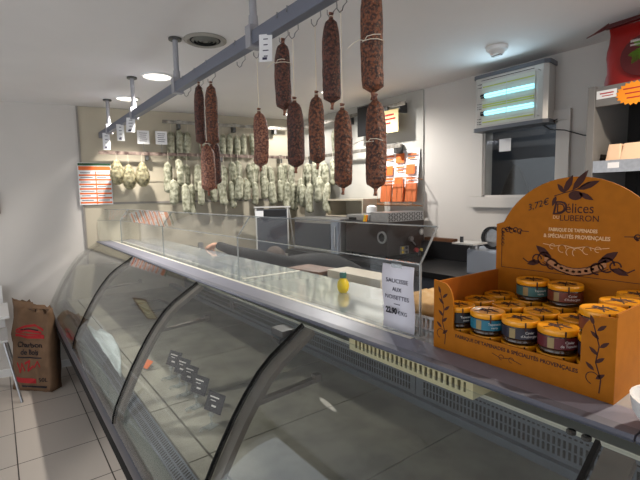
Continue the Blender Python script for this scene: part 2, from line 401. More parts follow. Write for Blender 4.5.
def hook(y, label):
    h = thing('meat_hook', label, 'hook', (RLX, y, RLZ), 0, 'wire hooks on the ceiling rail')
    pts = [(-.0222, 0, .008), (-.0218, 0, .0278), (0, 0, .0278), (.0218, 0, .0278), (.0222, 0, 0), (.024, 0, -.04), (.01, 0, -.055), (.006, 0, -.068), (-.004, 0, -.076), (-.014, 0, -.068), (-.014, 0, -.056)]
    MB().tube(pts, .0018, 6).build('hook', M['wire'], h, True)
def sausage_mesh(r, L, bend, seed, jit=.06, n=20, m=18, taper=.55, pinch=.14):
    """casing hanging down from z=0 to z=-L"""
    rs = []
    for k in range(m + 1):
        s = k / m; z = -L * s
        e = min(s, 1 - s) * L / r
        w = min(1, math.sqrt(max(0, 1 - (1 - min(1, e / 1.25)) ** 2)) + pinch)
        if s < .5: w *= 1 - (1 - min(1, s / .35)) ** 2 * (1 - taper)
        bx_ = bend * math.sin(PI * s)
        rs.append([])
        for i in range(n):
            a = 2 * PI * i / n
            q = noise.noise(Vector((math.cos(a) * 2.2 + seed * 7.1, math.sin(a) * 2.2, z / r * 1.1))) * jit
            rr = r * w * (1 + q)
            rs[-1].append((rr * math.cos(a), bx_ + rr * math.sin(a), z))
    return rs
def bow(mb, z, r):
    for sg in (-1, 1):
        mb.tube([(-r, 0, z), (-r * 1.15, sg * r * .5, z + .006), (-r * 1.1, sg * r * 1.3, z + .004), (-r * 1.1, sg * r * 2.1, z - .003)], .0011, 5)
    mb.tube([(r * 1.04 * math.cos(a / 10 * 2 * PI), r * 1.04 * math.sin(a / 10 * 2 * PI), z) for a in range(11)], .0011, 5)
def salami(y, z1, z0, dia, mat, bend, label, x=RLX, strings=True, hang=None, bowz=None, seed=0, tilt=0.):
    t = thing('dry_salami', label, 'salami', (x, y, z1), 0, 'brown salamis on the ceiling rail'); t.rotation_euler = (tilt, 0, 0)
    MB().rings(sausage_mesh(dia / 2, z1 - z0, bend, seed)).build('casing', M[mat], t, 'all')
    mb = MB(); r = dia * .1
    mb.tube([(0, 0, -.003), (0, .001, .006), (.001, 0, .014)], [r * 1.3, r, r * 1.4], 8); mb.build('casing_end', M['sal_light'], t, 'all'); mb = MB()
    mb.tube([(0, 0, -(z1 - z0) + .003), (0, .001, -(z1 - z0) - .008), (.001, .004, -(z1 - z0) - .018)], [r * 1.2, r * .7, r], 8)
    mb.build('casing_end', M['sal_light'], t, 'all')
    mb = MB(); hz = (hang if hang else RLZ - .07) - z1
    if hz > .012:
        mb.tube([(RLX + .0 - x, 0, hz), (.002, .002, hz * .5), (0, 0, .008)], .0012, 6)
        mb.tube([(RLX - x, 0, hz), (-.004, -.004, hz * .55), (0, 0, .008)], .0012, 6)
    if bowz: bow(mb, bowz - z1, dia / 2)
    else: mb.tube([(dia * .13 * math.cos(a / 8 * 2 * PI), dia * .13 * math.sin(a / 8 * 2 * PI), .003) for a in range(9)], .0014, 5)
    mb.build('string', M['string'], t, True)
    return t
salami(2.16, 2.165, 1.87, .052, 'sal_dark', .006, 'dark salami at upper left of the left cluster of four', seed=1)
salami(2.01, 2.135, 1.85, .06, 'sal_mid', .006, 'reddish salami at upper right of the left cluster of four', seed=2)
salami(2.125, 1.885, 1.665, .058, 'sal_dark', .004, 'dark salami half hidden behind the lower pale one in the left cluster', seed=3, x=RLX + .055, hang=2.14)
salami(2.02, 1.855, 1.63, .068, 'sal_light', -.006, 'pale pinkish salami hanging lowest in the left cluster of four', seed=4, hang=2.14, x=RLX - .03)
salami(1.555, 1.935, 1.72, .058, 'sal_light', -.014, 'single curved tan salami on a long string under the hanging price card', seed=5)
salami(1.365, 2.145, 1.91, .058, 'sal_dark', .008, 'dark salami with a white string bow, just right of the price card', seed=6, bowz=2.07)
salami(1.30, 1.93, 1.70, .06, 'sal_dark', -.004, 'dark salami hanging low just below the one with a string bow, pale tip', seed=7, hang=2.14)
salami(1.087, 2.14, 1.885, .056, 'sal_dark', .003, 'dark straight salami hanging high in the middle without a bow', seed=8)
salami(1.17, 1.925, 1.705, .053, 'sal_mid', .003, 'salami hanging low between the high middle salami and the tan one, behind a long string', seed=9)
salami(1.04, 1.862, 1.62, .056, 'sal_mid', -.003, 'salami with a ragged lower end hanging low beneath the middle one', seed=10)
salami(.905, 2.19, 1.88, .062, 'sal_mid', .004, 'thick reddish salami with string bow cut off by the top of the photo', seed=11, bowz=2.015, hang=2.2)
salami(.897, 1.863, 1.615, .058, 'sal_mid', -.003, 'reddish salami with tied waist, lowest of the two at the right', seed=12, bowz=1.745, hang=1.88)
for y, lb in ((2.16, 'wire hook carrying the left dark salami of the cluster'), (2.01, 'wire hook carrying the right salami of the cluster'), (1.555, 'wire hook carrying the single tan salami'), (1.30, 'wire hook carrying the low salami with a pale tip'), (1.04, 'wire hook carrying the low salami with a ragged end'), (1.365, 'wire hook above the salami with a bow next to the price card'), (1.17, 'wire hook with a long loose string over a low salami'), (1.087, 'wire hook carrying the high middle salami'), (.905, 'wire hook above the two reddish salamis at the right'), (1.70, 'bare wire hook left of the near rail post'), (2.33, 'bare wire hook left of the salami cluster')):
    hook(y, lb)

def price_card(name, label, loc, w, h, rz, tilt=0., lines=4, stringlen=.06, group=None, mat='card'):
    t = thing(name, label, 'price card', loc, rz, group); t.rotation_euler = (0, tilt, rz)
    MB().box(-.0008, .0008, -w / 2, w / 2, -h, 0).build('card', M[mat], t)
    f = Flat((-.0009, 0, 0), U, V)
    for i in range(lines):
        zz = -h * (.18 + .62 * i / max(1, lines - 1)); ww = w * random.uniform(.14, .26)
        f.rect(-ww, ww, zz - h * .018, zz + h * .018, 0)
    f.rect(-w * .25, w * .1, -h * .93, -h * .84, 0)
    f.build('print', [M['violet']], t)
    if stringlen: MB().tube([(0, 0, -.004), (0, 0, stringlen)], .001, 5).build('string', M['string'], t)
    return t
price_card('price_card', 'white price card hanging from the rail beside the tan salami string', (RLX - .0225, 1.445, 2.193), .05, .10, .75, tilt=.08, stringlen=.0)
price_card('price_card', 'long narrow white tag hanging at the far end of the rail', (RLX - .0225, 4.30, 2.193), .06, .15, 1.25, tilt=.1, stringlen=0)
price_card('price_card', 'long white tag hanging left of the second rail post, middle of three', (RLX - .0225, 3.76, 2.193), .055, .13, 1.45, tilt=.05, stringlen=0)
price_card('price_card', 'tilted white tag hanging directly below the second rail post', (RLX - .0225, 3.42, 2.193), .06, .115, 1.1, tilt=.3, stringlen=0)

# ------------------------------------------------------------------ wall rails and mould-white sausages
def on_wall(x, d, z): p = Vector((x, wallY(x), 0)) + WN * d; return Vector((p.x, p.y, z))
def wall_rail(label, p, q, mat, standoffs, n):
    t = thing('wall_rail', label, 'rail', ((p + q) / 2)); o = t.location.copy()
    d = (q - p).normalized(); L = (q - p).length
    m = Matrix.Translation((p + q) / 2) @ Matrix((d, n, V)).transposed().to_4x4()
    MB().obox(m, L, .012, .032).build('bar', M[mat], t, off=o)
    for s in standoffs:
        c = p + d * L * s - n * .05
        MB().obox(Matrix.Translation(c - V * .02) @ Matrix((d, n, V)).transposed().to_4x4(), .03, .088, .085).build('bracket', M['darksteel'], t, off=o)
    mb = MB()
    for i in range(int(L / .085)):
        c = p + d * (.05 + i * .085) + n * .006
        mb.tube([c + V * .012, c + n * .018, c + n * .026 - V * .012, c + n * .03 + V * .004], .0022, 5)
    mb.build('peg', M['wire'], t)
    return t
NB = WN; NR = Vector((-1, 0, 0))
wall_rail('upper steel hook rail on the beige back wall', on_wall(1.42, .11, 2.365), on_wall(2.74, .11, 2.36), 'wallrail', (.12, .55, .9), NB)
wall_rail('lower reddish hook rail across the beige back wall', on_wall(.84, .11, 2.045), on_wall(2.76, .11, 2.04), 'redrail', (.22, .6, .95), NB)
wall_rail('upper steel hook rail on the right wall panel', Vector((RX - .12, 4.18, 2.37)), Vector((RX - .12, 2.60, 2.37)), 'wallrail', (.1, .5, .95), NR)
wall_rail('lower steel hook rail on the right wall panel', Vector((RX - .12, 4.18, 2.02)), Vector((RX - .12, 2.65, 2.02)), 'wallrail', (.1, .5, .95), NR)

protos = []
for i, (r, L) in enumerate(((.042, .27), (.039, .31), (.044, .25), (.039, .29), (.032, .25), (.042, .31))):
    t = thing('dry_sausage', 'x', 'sausage', (0, 0, 0), 0, 'pale mould-covered sausages on the wall rails')
    MB().rings(sausage_mesh(r, L, random.uniform(.012, .035) * random.choice((-1, 1)), 20 + i, .26, 14, 14, .6, .2)).build('casing', M['mould'], t, 'all')
    MB().tube([(0, 0, -.004), (.003, 0, .05), (0, 0, .10)], .0016, 5).build('string', M['string'], t)
    protos.append([t, L, 0])
def ssg(p, kind, label, rz):
    t, L, used = protos[kind]
    if not used: protos[kind][2] = 1; t.location = p; t.rotation_euler = (0, 0, rz); t['label'] = label
    else: t = dup(t, p, rz, label)
    t.rotation_euler = (random.uniform(-.04, .04), random.uniform(-.11, .11), random.uniform(-.5, .5))
    return t
ORD = ['first', 'second', 'third', 'fourth', 'fifth', 'sixth', 'seventh', 'eighth', 'ninth', 'tenth', 'eleventh', 'twelfth', 'thirteenth', 'fourteenth', 'fifteenth', 'sixteenth', 'seventeenth', 'eighteenth', 'nineteenth', 'twentieth']
for i, x in enumerate((1.50, 1.585, 1.665, 1.80, 2.03, 2.105, 2.18, 2.26, 2.34)):
    ssg(on_wall(x, .055, 2.30 - random.uniform(0, .03)), 4 if i > 3 else 3, f'pale sausage hanging from the upper wall rail behind the lower rail, {ORD[i]} from the left', random.uniform(0, 6))
n1 = 16
for i in range(n1):
    x = 1.45 + i * 1.33 / (n1 - 1) + random.uniform(-.015, .015)
    ssg(on_wall(x, .15 + .045 * (i % 2), 2.005 - random.uniform(0, .07)), random.choice((0, 1, 3, 5)), f'pale mould-covered sausage in the top tier under the lower back rail, {ORD[i]} from the left', random.uniform(0, 6))
n2 = 15
for i in range(n2):
    x = 1.46 + i * 1.30 / (n2 - 1) + random.uniform(-.02, .02)
    ssg(on_wall(x, .255 + .045 * (i % 2), 1.83 - random.uniform(0, .09)), random.choice((0, 2, 3, 4, 5)), f'pale mould-covered sausage in the bottom tier on the back wall, {ORD[i]} from the left', random.uniform(0, 6))
for i in range(7):
    ssg(Vector((RX - .16 - .05 * (i % 2), 4.02 - i * .077, 1.99 - random.uniform(0, .06))), random.choice((0, 1, 5)), f'pale sausage in the top tier on the right wall rail, {ORD[i]} from the corner', random.uniform(0, 6))
for i in range(7):
    ssg(Vector((RX - .27 - .045 * (i % 2), 3.98 - i * .08, 1.80 - random.uniform(0, .08))), random.choice((0, 2, 3, 5)), f'pale sausage in the bottom tier on the right wall, {ORD[i]} from the corner', random.uniform(0, 6))
for i in range(2):
    ssg(Vector((RX - .055, 3.62 - i * .11, 2.31)), 5, ('long', 'thin')[i] + f' pale sausage hanging from the upper rail on the right wall, {("left", "right")[i]} of two', i)
# three netted round sausages
for x, z, lb in ((.985, 1.975, 'left'), (1.085, 1.93, 'middle'), (1.205, 1.955, 'right')):
    p = on_wall(x, .17, z)
    t = thing('netted_sausage', f'plump netted pale sausage hanging by the orange poster, {lb} one of three', 'sausage', p, 0, 'plump netted sausages')
    L, R = .235, .068
    rs = []
    for k in range(15):
        s = k / 14; w = max(.10, math.sin(PI * min(1, s * .96 + .02)) ** .55 * (.66 + .48 * s))
        rs.append([(R * w * (1 + .05 * math.sin(k * 2.2)) * math.cos(a * PI / 8), R * w * (1 + .05 * math.sin(k * 2.2)) * math.sin(a * PI / 8), -L * s) for a in range(16)])
    MB().rings(rs).build('casing', M['jesus'], t, 'all')
    mb = MB()
    for sg in (-1, 1):
        for j in range(6):
            pts = []
            for k in range(15):
                s = k / 14; w = max(.10, math.sin(PI * min(1, s * .96 + .02)) ** .55 * (.66 + .48 * s)); a = j * PI / 3 + sg * s * 3.5
                pts.append((R * 1.06 * w * math.cos(a), R * 1.06 * w * math.sin(a), -L * s))
            mb.tube(pts, .0016, 5)
    mb.build('net', M['netc'], t)
    MB().tube([(0, 0, -.002), (0, 0, max(.06, 2.03 - z))], .0016, 5).build('string', M['string'], t)
for x, lb in ((1.235, 'white price card standing on the lower rail, left one of the pair'), (1.40, 'white price card standing on the lower rail, right one beside the upper rail')):
    p = on_wall(x, .13, 2.055); t = thing('price_card', lb, 'price card', p, math.atan2(WU.y, WU.x))
    MB().tube([(0, 0, 0), (0, 0, .085)], .0025, 6).build('clip_stand', M['wire'], t)
    MB().box(-.055, .055, -.001, .001, .08, .21).build('card', M['card'], t)
    f = Flat((0, -.0012, .145), (1, 0, 0), V)
    for k in range(5): f.rect(-.036 + .004 * (k % 2), .036 - .006 * (k % 3), .037 - k * .019, .042 - k * .019)
    f.build('print', [M['violet']], t)

# ------------------------------------------------------------------ posters and signs on the walls
def menu(f, w, h, rows, head=True):
    f.rect(-w / 2, w / 2, -h / 2, h / 2, 0, .0006)
    if head: f.rect(-w / 2, w / 2, h / 2 - h * .06, h / 2, 3, .001)
    f.rect(-w / 2 * .97, w / 2 * .97, h / 2 - h * .17, h / 2 - h * .075, 1, .001)
    y = h / 2 - h * .2; st = h * .78 / rows
    for i in range(rows):
        f.rect(-w / 2 * .97, w / 2 * .97, y - st * (i + 1) + st * .0, y - st * (i + 1) + st * .36, 1, .001)
        for k, (a, b) in enumerate(((-.44, .0), (.06, .42))): f.rect(w * a, w * (a + (b - a) * random.uniform(.6, 1)), y - st * i - st * .38, y - st * i - st * .24, 2, .001)
    f.rect(w * .01, w * .04, -h / 2, y, 1, .0012)
p = on_wall(.79, .03, 1.755)
t = thing('menu_poster', 'orange and white price list poster at the left edge of the beige wall', 'poster', p, math.atan2(WU.y, WU.x))
MB().box(-.135, .15, 0, .008, -.2, .2).build('board', M['card'], t)
f = Flat((.0075, 0, 0), (1, 0, 0), V); menu(f, .28, .39, 7); f.build('print', [M['card'], M['orange'], M['violet'], M['green']], t)
t = thing('wall_sign', 'cream sign with red lettering on the upper rail of the right wall', 'sign', (RX - .14, 2.80, 2.24))
MB().box(-.003, .003, -.14, .14, -.10, .095).build('board', M['creamsign'], t)
f = Flat((-.0035, 0, 0), U, V)
for k, (a, b) in enumerate(((-.11, .09), (-.09, .11), (-.1, .05))): f.rect(a, b, .045 - .035 * k, .06 - .035 * k, 0)
f.rect(-.12, -.07, -.075, -.055, 0); f.rect(-.02, .07, -.09, -.055, 1); f.build('print', [M['redink'], M['card']], t)
MB().box(-.01, .0, -.02, .02, .095, .13).build('clip', M['darksteel'], t)
t = thing('dark_sign', 'dark square board hung behind the salamis on the right wall', 'sign', (RX - .135, 3.08, 2.3))
MB().box(-.004, .004, -.11, .11, -.15, .12).build('board', M['black'], t); MB().box(-.008, .006, -.11, .11, .12, .13).build('top_clip', M['darksteel'], t)
t = thing('leaflet_rack', 'wire rack of orange leaflets on the right wall above the machine', 'leaflet rack', (RX - .06, 2.72, 1.62))
MB().obox(Matrix.Translation((.025, .0, .2)) @ Matrix.Rotation(.10, 4, 'Y'), .005, .40, .33).build('leaflet_board', M['card'], t)
f = Flat((.006, 0, .2), U, (math.sin(.10), 0, math.cos(.10)))
for c in range(3):
    for r in range(3):
        x = -.19 + c * .13; y = -.155 + r * .105
        if (c + r) % 2: f.rect(x, x + .10, y, y + .085, 0)
        else:
            f.rect(x + .01, x + .11, y + .06, y + .075, 0); f.rect(x + .01, x + .10, y + .03, y + .042, 0)
f.build('print', [M['orange']], t)
mb = MB()
for z in (-.13, .10): mb.tube([(.05, -.22, z), (-.09, -.22, z + .02), (-.09, .2, z + .02), (.05, .2, z)], .004, 6)
for k in range(8): y = -.22 + k * .06; mb.tube([(.04, y, -.13), (-.08, y, -.12), (-.09, y, .12)], .0025, 5)
mb.build('wire_basket', M['basketw'], t)
for k in range(3): MB().obox(Matrix.Translation((-.05 + .02 * k, .12 - k * .13, -.01)) @ Matrix.Rotation(.1, 4, 'Y'), .016, .125, .16).build('leaflet', M['leaflet'], t)
t = thing('picture_frame', 'narrow brown wooden picture frame at the left edge of the back wall', 'picture', on_wall(-.12, .012, 1.58), math.atan2(WU.y, WU.x))
MB().box(-.2, .16, -.01, .011, -.085, .105).build('frame', M['picture'], t); MB().box(-.18, .14, -.012, -.01, -.065, .085).build('print', M['cream'], t)

# ------------------------------------------------------------------ insect killer
t = thing('insect_killer', 'silver ultraviolet insect killer with two glowing tubes above the window', 'insect killer', (RX, 1.63, 2.225)); o = t.location.copy()
mb = MB()
prof = [(2.985, 1.41), (2.92, 1.40), (2.87, 1.395), (2.85, 1.42), (2.85, 1.90), (2.865, 1.915), (2.985, 1.915)]
def yprism(mb, pts, z0, z1):
    a = [mb.v((x, y, z0)) for x, y in pts]; b = [mb.v((x, y, z1)) for x, y in pts]; k = len(pts)
    mb.face(a); mb.face(b)
    for i in range(k): mb.face([a[i], a[(i + 1) % k], b[(i + 1) % k], b[i]])
yprism(mb, prof, 2.06, 2.405); mb.build('housing', M['silver'], t, off=o)
mb = MB(); g = [(2.985, 1.40), (2.92, 1.39), (2.865, 1.385), (2.842, 1.415), (2.842, 1.905), (2.86, 1.925), (2.985, 1.925)]
yprism(mb, g, 2.405, 2.43); mb.build('end_cap', M['killgrey'], t, off=o); mb = MB(); yprism(mb, g, 2.035, 2.06); mb.build('end_cap', M['killgrey'], t, off=o)
MB().box(2.844, 2.8505, 1.47, 1.85, 2.075, 2.37).build('reflector', M['tray'], t, off=o)
for z in (2.275, 2.155):
    MB().tube([(2.834, 1.475, z), (2.834, 1.82, z)], .015, 12).build('tube', M['tube'], t, True, off=o)
    MB().tube([(2.834, 1.82, z), (2.834, 1.85, z)], .015, 12).build('socket', M['black'], t, True, off=o)
for z in (2.34, 2.215, 2.20, 2.095): MB().box(2.8425, 2.8441, 1.475, 1.845, z - .004, z + .004).build('yellow_reflector_rib', M['ylw'], t, off=o)
mb = MB()
for k in range(13): z = 2.085 + k * .023; mb.tube([(2.818, 1.44, z), (2.818, 1.86, z)], .0016, 5)
for y in (1.44, 1.65, 1.86): mb.tube([(2.818, y, 2.075), (2.818, y, 2.37)], .002, 5)
for y in (1.44, 1.86):
    for z in (2.08, 2.365): mb.tube([(2.818, y, z), (2.85, y, z)], .002, 5)
mb.build('grille', M['silver'], t, off=o)
mb = MB()
for k, z in enumerate((2.36, 2.338, 2.225, 2.205, 2.19, 2.12, 2.10, 2.085)): mb.box(2.846, 2.85, 1.858, 1.888, z, z + .004)
mb.box(2.846, 2.85, 1.48, 1.86, 2.386, 2.389); mb.build('slot', M['black'], t, off=o)
la = bpy.data.lights.new('uv_glow', 'AREA'); la.shape = 'RECTANGLE'; la.size = .36; la.size_y = .2; la.energy = 1.6; la.color = (.6, .85, 1)
lo = bpy.data.objects.new('uv_glow', la); C.objects.link(lo); lo.location = (2.80, 1.64, 2.215); lo.rotation_euler = (0, PI / 2, 0)
t = tag(MB().tube([(2.965, 1.47, 2.035), (2.955, 1.42, 2.0), (2.96, 1.33, 1.985), (2.965, 1.22, 1.94), (2.97, 1.10, 1.92), (2.97, .9, 1.90)], .004, 6).build('power_cable', M['conduit'], None, True), 'black cable running from the insect killer to the shelving unit', 'cable')
t = tag(MB().tube([(2.965, 1.46, 2.035), (2.93, 1.38, 2.05), (2.92, 1.36, 2.055)], .003, 6).build('loose_wire', M['conduit'], None, True), 'short loose black wire end under the insect killer', 'wire')

# ------------------------------------------------------------------ shelving unit on the right with its goods
t = thing('wall_shelving', 'grey shelving unit with dark perforated back at the right edge', 'shelving', (2.74, .35, 0)); o = t.location.copy()
y0, y1, xf = -.35, 1.015, 2.50
MB().box(xf, 2.985, y1 - .035, y1, 0, 2.125).build('side_panel', M['unit'], t, off=o, bevel=.003)
MB().box(xf, 2.985, y0, y0 + .035, 0, 2.125).build('side_panel', M['unit'], t, off=o, bevel=.003)
MB().box(xf + .005, xf + .03, y0 + .036, y1 - .036, 2.022, 2.118).build('header_panel', M['unit'], t, off=o)
MB().box(xf + .03, 2.985, y0 + .036, y1 - .036, 2.105, 2.118).build('top_panel', M['unitin'], t, off=o)
MB().box(2.955, 2.985, y0 + .036, y1 - .036, .1, 2.10).build('back_panel', M['unitin'], t, off=o)
mb = MB()
for r in range(9):
    for c in range(44): mb.box(2.951, 2.9551, y0 + .06 + c * .028, y0 + .07 + c * .028, 1.35 + r * .075, 1.39 + r * .075)
mb.build('perforation', M['slot'], t, off=o)
for z in (1.74, 1.40, 1.06, .70, .30):
    s = MB().box(xf + .03, 2.95, y0 + .036, y1 - .036, z - .022, z).build('shelf', M['unit'], t, off=o)
    MB().box(xf + .004, xf + .028, y0 + .036, y1 - .036, z - .052, z + .008).build('price_rail', M['steel'], t, off=o)
    MB().box(xf + .002, xf + .004, .86, .91, z - .032, z - .004).build('price_label', M['card'], t, off=o)
    MB().box(xf + .002, xf + .004, .70, .76, z - .032, z - .004).build('price_label', M['card'], t, off=o)
def frustum(w0, d0, w1, d1, h):
    mb = MB()
    mb.rings([[(sx * d / 2, sy * w / 2, z) for sx, sy in ((-1, -1), (1, -1), (1, 1), (-1, 1))] for w, d, z in ((w0, d0, 0), (w1, d1, h))])
    return mb
for y, lb in ((.985 - .085, 'beige rounded tray at the left end of the shelf, cut by the side panel'), (.795, 'beige tapered tray upside down on the shelf, second from the left')):
    w = .07 if y > .85 else .16
    t2 = thing('food_tray', lb, 'tray', (2.635, y, 1.741), 0, 'beige trays on the grey shelf')
    frustum(w, .2, w * .82, .16, .09).build('shell', M['beigebox'], t2, bevel=.008); frustum(w + .01, .21, w + .01, .21, .008).build('rim', M['beigebox'], t2)
t2 = thing('starburst_sign', 'orange starburst price sign on the header of the shelving unit', 'sign', (xf + .004, .812, 2.062))
f = Flat((0, 0, 0), U, V, .002); f.poly([((.078 if k % 2 else .066) * math.cos(2 * PI * k / 40), (.058 if k % 2 else .048) * math.sin(2 * PI * k / 40)) for k in range(40)]); f.build('burst', [M['star']], t2)
f = Flat((-.002, 0, 0), U, V, .0006)
for k in range(3): f.rect(-.045 + .008 * k, .045 - .01 * (k % 2), .02 - .022 * k, .026 - .022 * k)
f.build('print', [M['redink']], t2)
t2 = thing('shelf_label', 'white paper label with red print on the unit header', 'label', (xf + .0045, .93, 2.078))
MB().box(-.0012, 0, -.045, .045, -.02, .02).build('paper', M['card'], t2)
f = Flat((-.0013, 0, 0), U, V); f.rect(-.03, .032, .002, .008); f.rect(-.02, .03, -.010, -.006); f.build('print', [M['redink']], t2)
# red pouch on top
t2 = thing('red_bag', 'shiny red bag with a green leaf picture and folded top on the shelving unit', 'bag', (2.66, .74, 2.119))
rs = []
for k in range(9):
    s = k / 8; z = .318 * s; d = .085 * (1 - s ** 1.6) + .006; w = .245 + .0 * s
    rs.append([(d * math.copysign(abs(math.cos(a * PI / 12)) ** .6, math.cos(a * PI / 12)) , w * math.copysign(abs(math.sin(a * PI / 12)) ** .35, math.sin(a * PI / 12)) + .006 * math.sin(z * 40 + a), z) for a in range(24)])
MB().rings(rs).build('pouch', M['redbag'], t2, True)
mb = MB()
mb.rings([[(-.03 - .01, .245, .31), (.0, .245, .325), (-.02, .245, .345)], [(-.06, .3, .292), (-.05, .3, .298), (-.055, .3, .302)], [(-.07, .33, .28), (-.065, .33, .283), (-.068, .33, .286)]])
mb.rings([[(-.055, .25, .305), (-.03, .25, .335), (-.02, .25, .31)], [(-.075, 0, .315), (-.03, 0, .345), (-.02, 0, .32)], [(-.055, -.25, .305), (-.03, -.25, .335), (-.02, -.25, .31)]])
mb.build('folded_top', M['darkred'], t2)
f = Flat((-.092, .06, .13), U, (.1, 0, 1), .002)
f.disc(0, .0, .10, 1); 
for k in range(16): f.leaf(.0 + .03 * math.cos(k * 2.1), .03 + .02 * math.sin(k * 1.3), random.uniform(.035, .06), .03, k * .8, 0)
f.rect(-.06, -.02, .07, .082, 2); f.rect(-.01, .05, .07, .082, 2); f.rect(-.06, .05, .052, .060, 2)
f.build('printed_picture', [M['dgreen'], M['darkred'], M['lwhite']], t2)

# ------------------------------------------------------------------ refrigerated display counter
t = thing('display_counter', 'long refrigerated counter with curved glass front running along the room', 'display counter', (.95, 2.1, 0)); CT = t; o = t.location.copy()
YE, YN = 99., -.75
def cb(mb, name, mat, smooth=False, bevel=0., parent=None):
    for v in mb.bm.verts:
        if v.co.y > 50: v.co.y = wallY(v.co.x) - .02
    return mb.build(name, mat, parent or CT, smooth, off=o, bevel=bevel)
cb(MB().box(.60, 1.62, YN, YE, .02, .50), 'base', M['darksteel'])
cb(MB().extrude([(.40, .50), (.60, .42), (.60, .52), (.42, .56)], YN, YE), 'lower_skirt', M['rubber'])
cb(MB().box(.341, .42, YN, YE, .478, .549), 'bumper_base', M['rubber'])
cb(MB().extrude([(.338, .55), (.338, .585), (.345, .60), (.358, .605), (.372, .60), (.378, .585), (.372, .555)], YN, YE), 'bumper', M['chrome'], True)
cb(MB().extrude([(.378, .56), (.378, .612), (.43, .638), (.47, .662), (.47, .60), (.60, .55)], YN, YE), 'front_sill', M['sill'])
cb(MB().box(.47, 1.62, YN, YE, .50, .655), 'tub', M['darksteel'])
cb(MB().extrude([(.42, .636), (.472, .663), (.472, .667), (.42, .64)], YN, YE), 'front_grille', M['riser'])
mb = MB()
for k in range(340):
    y = YN + .02 + k * .016
    if y > 4.6: break
    for s in (.1, .55): mb.extrude([(.42 + .052 * s, .6405 + .027 * s), (.42 + .052 * (s + .34), .6405 + .027 * (s + .34)), (.42 + .052 * (s + .34), .6395 + .027 * (s + .34)), (.42 + .052 * s, .6395 + .027 * s)], y, y + .008)
cb(mb, 'grille_slot', M['slot'])
gaps = [-.75, -.40, .06, .52, .98, 1.44, 1.90, 2.37, 2.84, 3.31, 3.78, 4.25, YE]
for a, b in zip(gaps, gaps[1:]):
    e = b if b == YE else b - .006
    cb(MB().box(.555, 1.42, a, e, .656, .68), 'deck_tray', M['deck']); cb(MB().box(.475, .549, a, e, .656, .676), 'front_tray', M['deck'])
cb(MB().box(1.405, 1.46, YN, YE, .68, .712), 'riser_flange', M['riser'], bevel=.003)
rg = [-.75, .3, 1.235, 2.17, 3.1, 4.0]
for a, b in zip(rg, rg[1:]):
    cb(MB().box(1.428, 1.46, a, b - .004, .712, .833), 'riser_panel', M['riser'])
    mb = MB()
    for k in range(int((b - a - .06) / .017)):
        y = a + .03 + k * .017
        for z in (.73, .763): mb.box(1.4262, 1.4282, y, y + .008, z, z + .026)
        mb.box(1.4262, 1.4282, y, y + .009, .804, .809)
    cb(mb, 'riser_slot', M['slot'])
cb(MB().box(1.405, 1.62, YN, 4.0, .834, .85), 'rear_ledge', M['led'], bevel=.003)
cb(MB().box(1.56, 1.62, YN, YE, .655, 1.10), 'rear_wall', M['riser'])
cb(MB().box(1.29, 1.64, YN, YE, 1.075, 1.10), 'rear_worktop', M['steel'])
cb(MB().extrude([(.50, .66), (.56, .98), (1.56, .98), (1.56, .66)], wallY(1) - .10, YE), 'end_wall', M['panel'])
for y in (3.9, 2.9, 1.9, .9, -.1): cb(MB().box(1.50, 1.54, y, y + .04, .85, 1.184), 'upright', M['steel'])
# top shelf in sections
sg = [-.75, .235, 2.03, 3.14, YE]
def edge_x(y): return .768 + .034 * min(1, max(0, (2.03 - y) / 1.795))
for a, b in zip(sg, sg[1:]):
    e = b if b == YE else b - .003
    mb = MB().extrude([(-.0, 1.190), (-.003, 1.196), (.002, 1.202), (.03, 1.201), (.03, 1.190)], a, e)
    for v in mb.bm.verts: v.co.x += edge_x(v.co.y)
    cb(mb, 'shelf_nosing', M['nose'], True)
    mb = MB().box(0, 1, a, e, 1.188, 1.20)
    for v in mb.bm.verts: v.co.x = .896 if v.co.x > .5 else edge_x(v.co.y) + .03
    cb(mb, 'shelf_front', M['alu'])
    cb(MB().box(.905, 1.29, a, e, 1.184, 1.20), 'shelf_top', M['top'] if a > .0 else M['alu']); cb(MB().box(.896, .905, a, e, 1.188, 1.2), 'shelf_seam', M['alu'])
cb(MB().box(.892, .907, .79, YE, 1.2001, 1.2012), 'edge_strip', M['led'])
cb(MB().box(1.27, 1.29, YN, YE, 1.10, 1.178), 'shelf_rear_edge', M['steel'])
cb(MB().box(.95, 1.285, 1.91, 1.925, 1.2, 1.2015), 'joint_strip', M['led'])
# curved glass
gp = [(.766, 1.189), (.705, 1.150), (.645, 1.112), (.60, 1.073), (.552, 1.015), (.512, .958), (.477, .90), (.443, .84), (.415, .785), (.388, .728), (.366, .68), (.352, .635), (.348, .603)]
def offs(P, d):
    R = []
    for i, (x, z) in enumerate(P):
        x0, z0 = P[max(i - 1, 0)]; x1, z1 = P[min(i + 1, len(P) - 1)]; tx, tz = x1 - x0, z1 - z0; L = math.hypot(tx, tz)
        R.append((x - tz / L * d, z + tx / L * d))
    return R
inner = offs(gp, .006)
joints = [-.75, .275, 1.135, 2.05, 3.29, YE]
for a, b in zip(joints, joints[1:]):
    e = b if b == YE else b - .004
    cb(MB().extrude(gp + inner[::-1], a + .002, e), 'glass_panel', M['cglass'], True)
for y in joints[1:-1]:
    cb(MB().extrude(offs(gp, -.003) + offs(gp, .012)[::-1], y - .005, y + .002), 'glass_seal', M['rubber'])
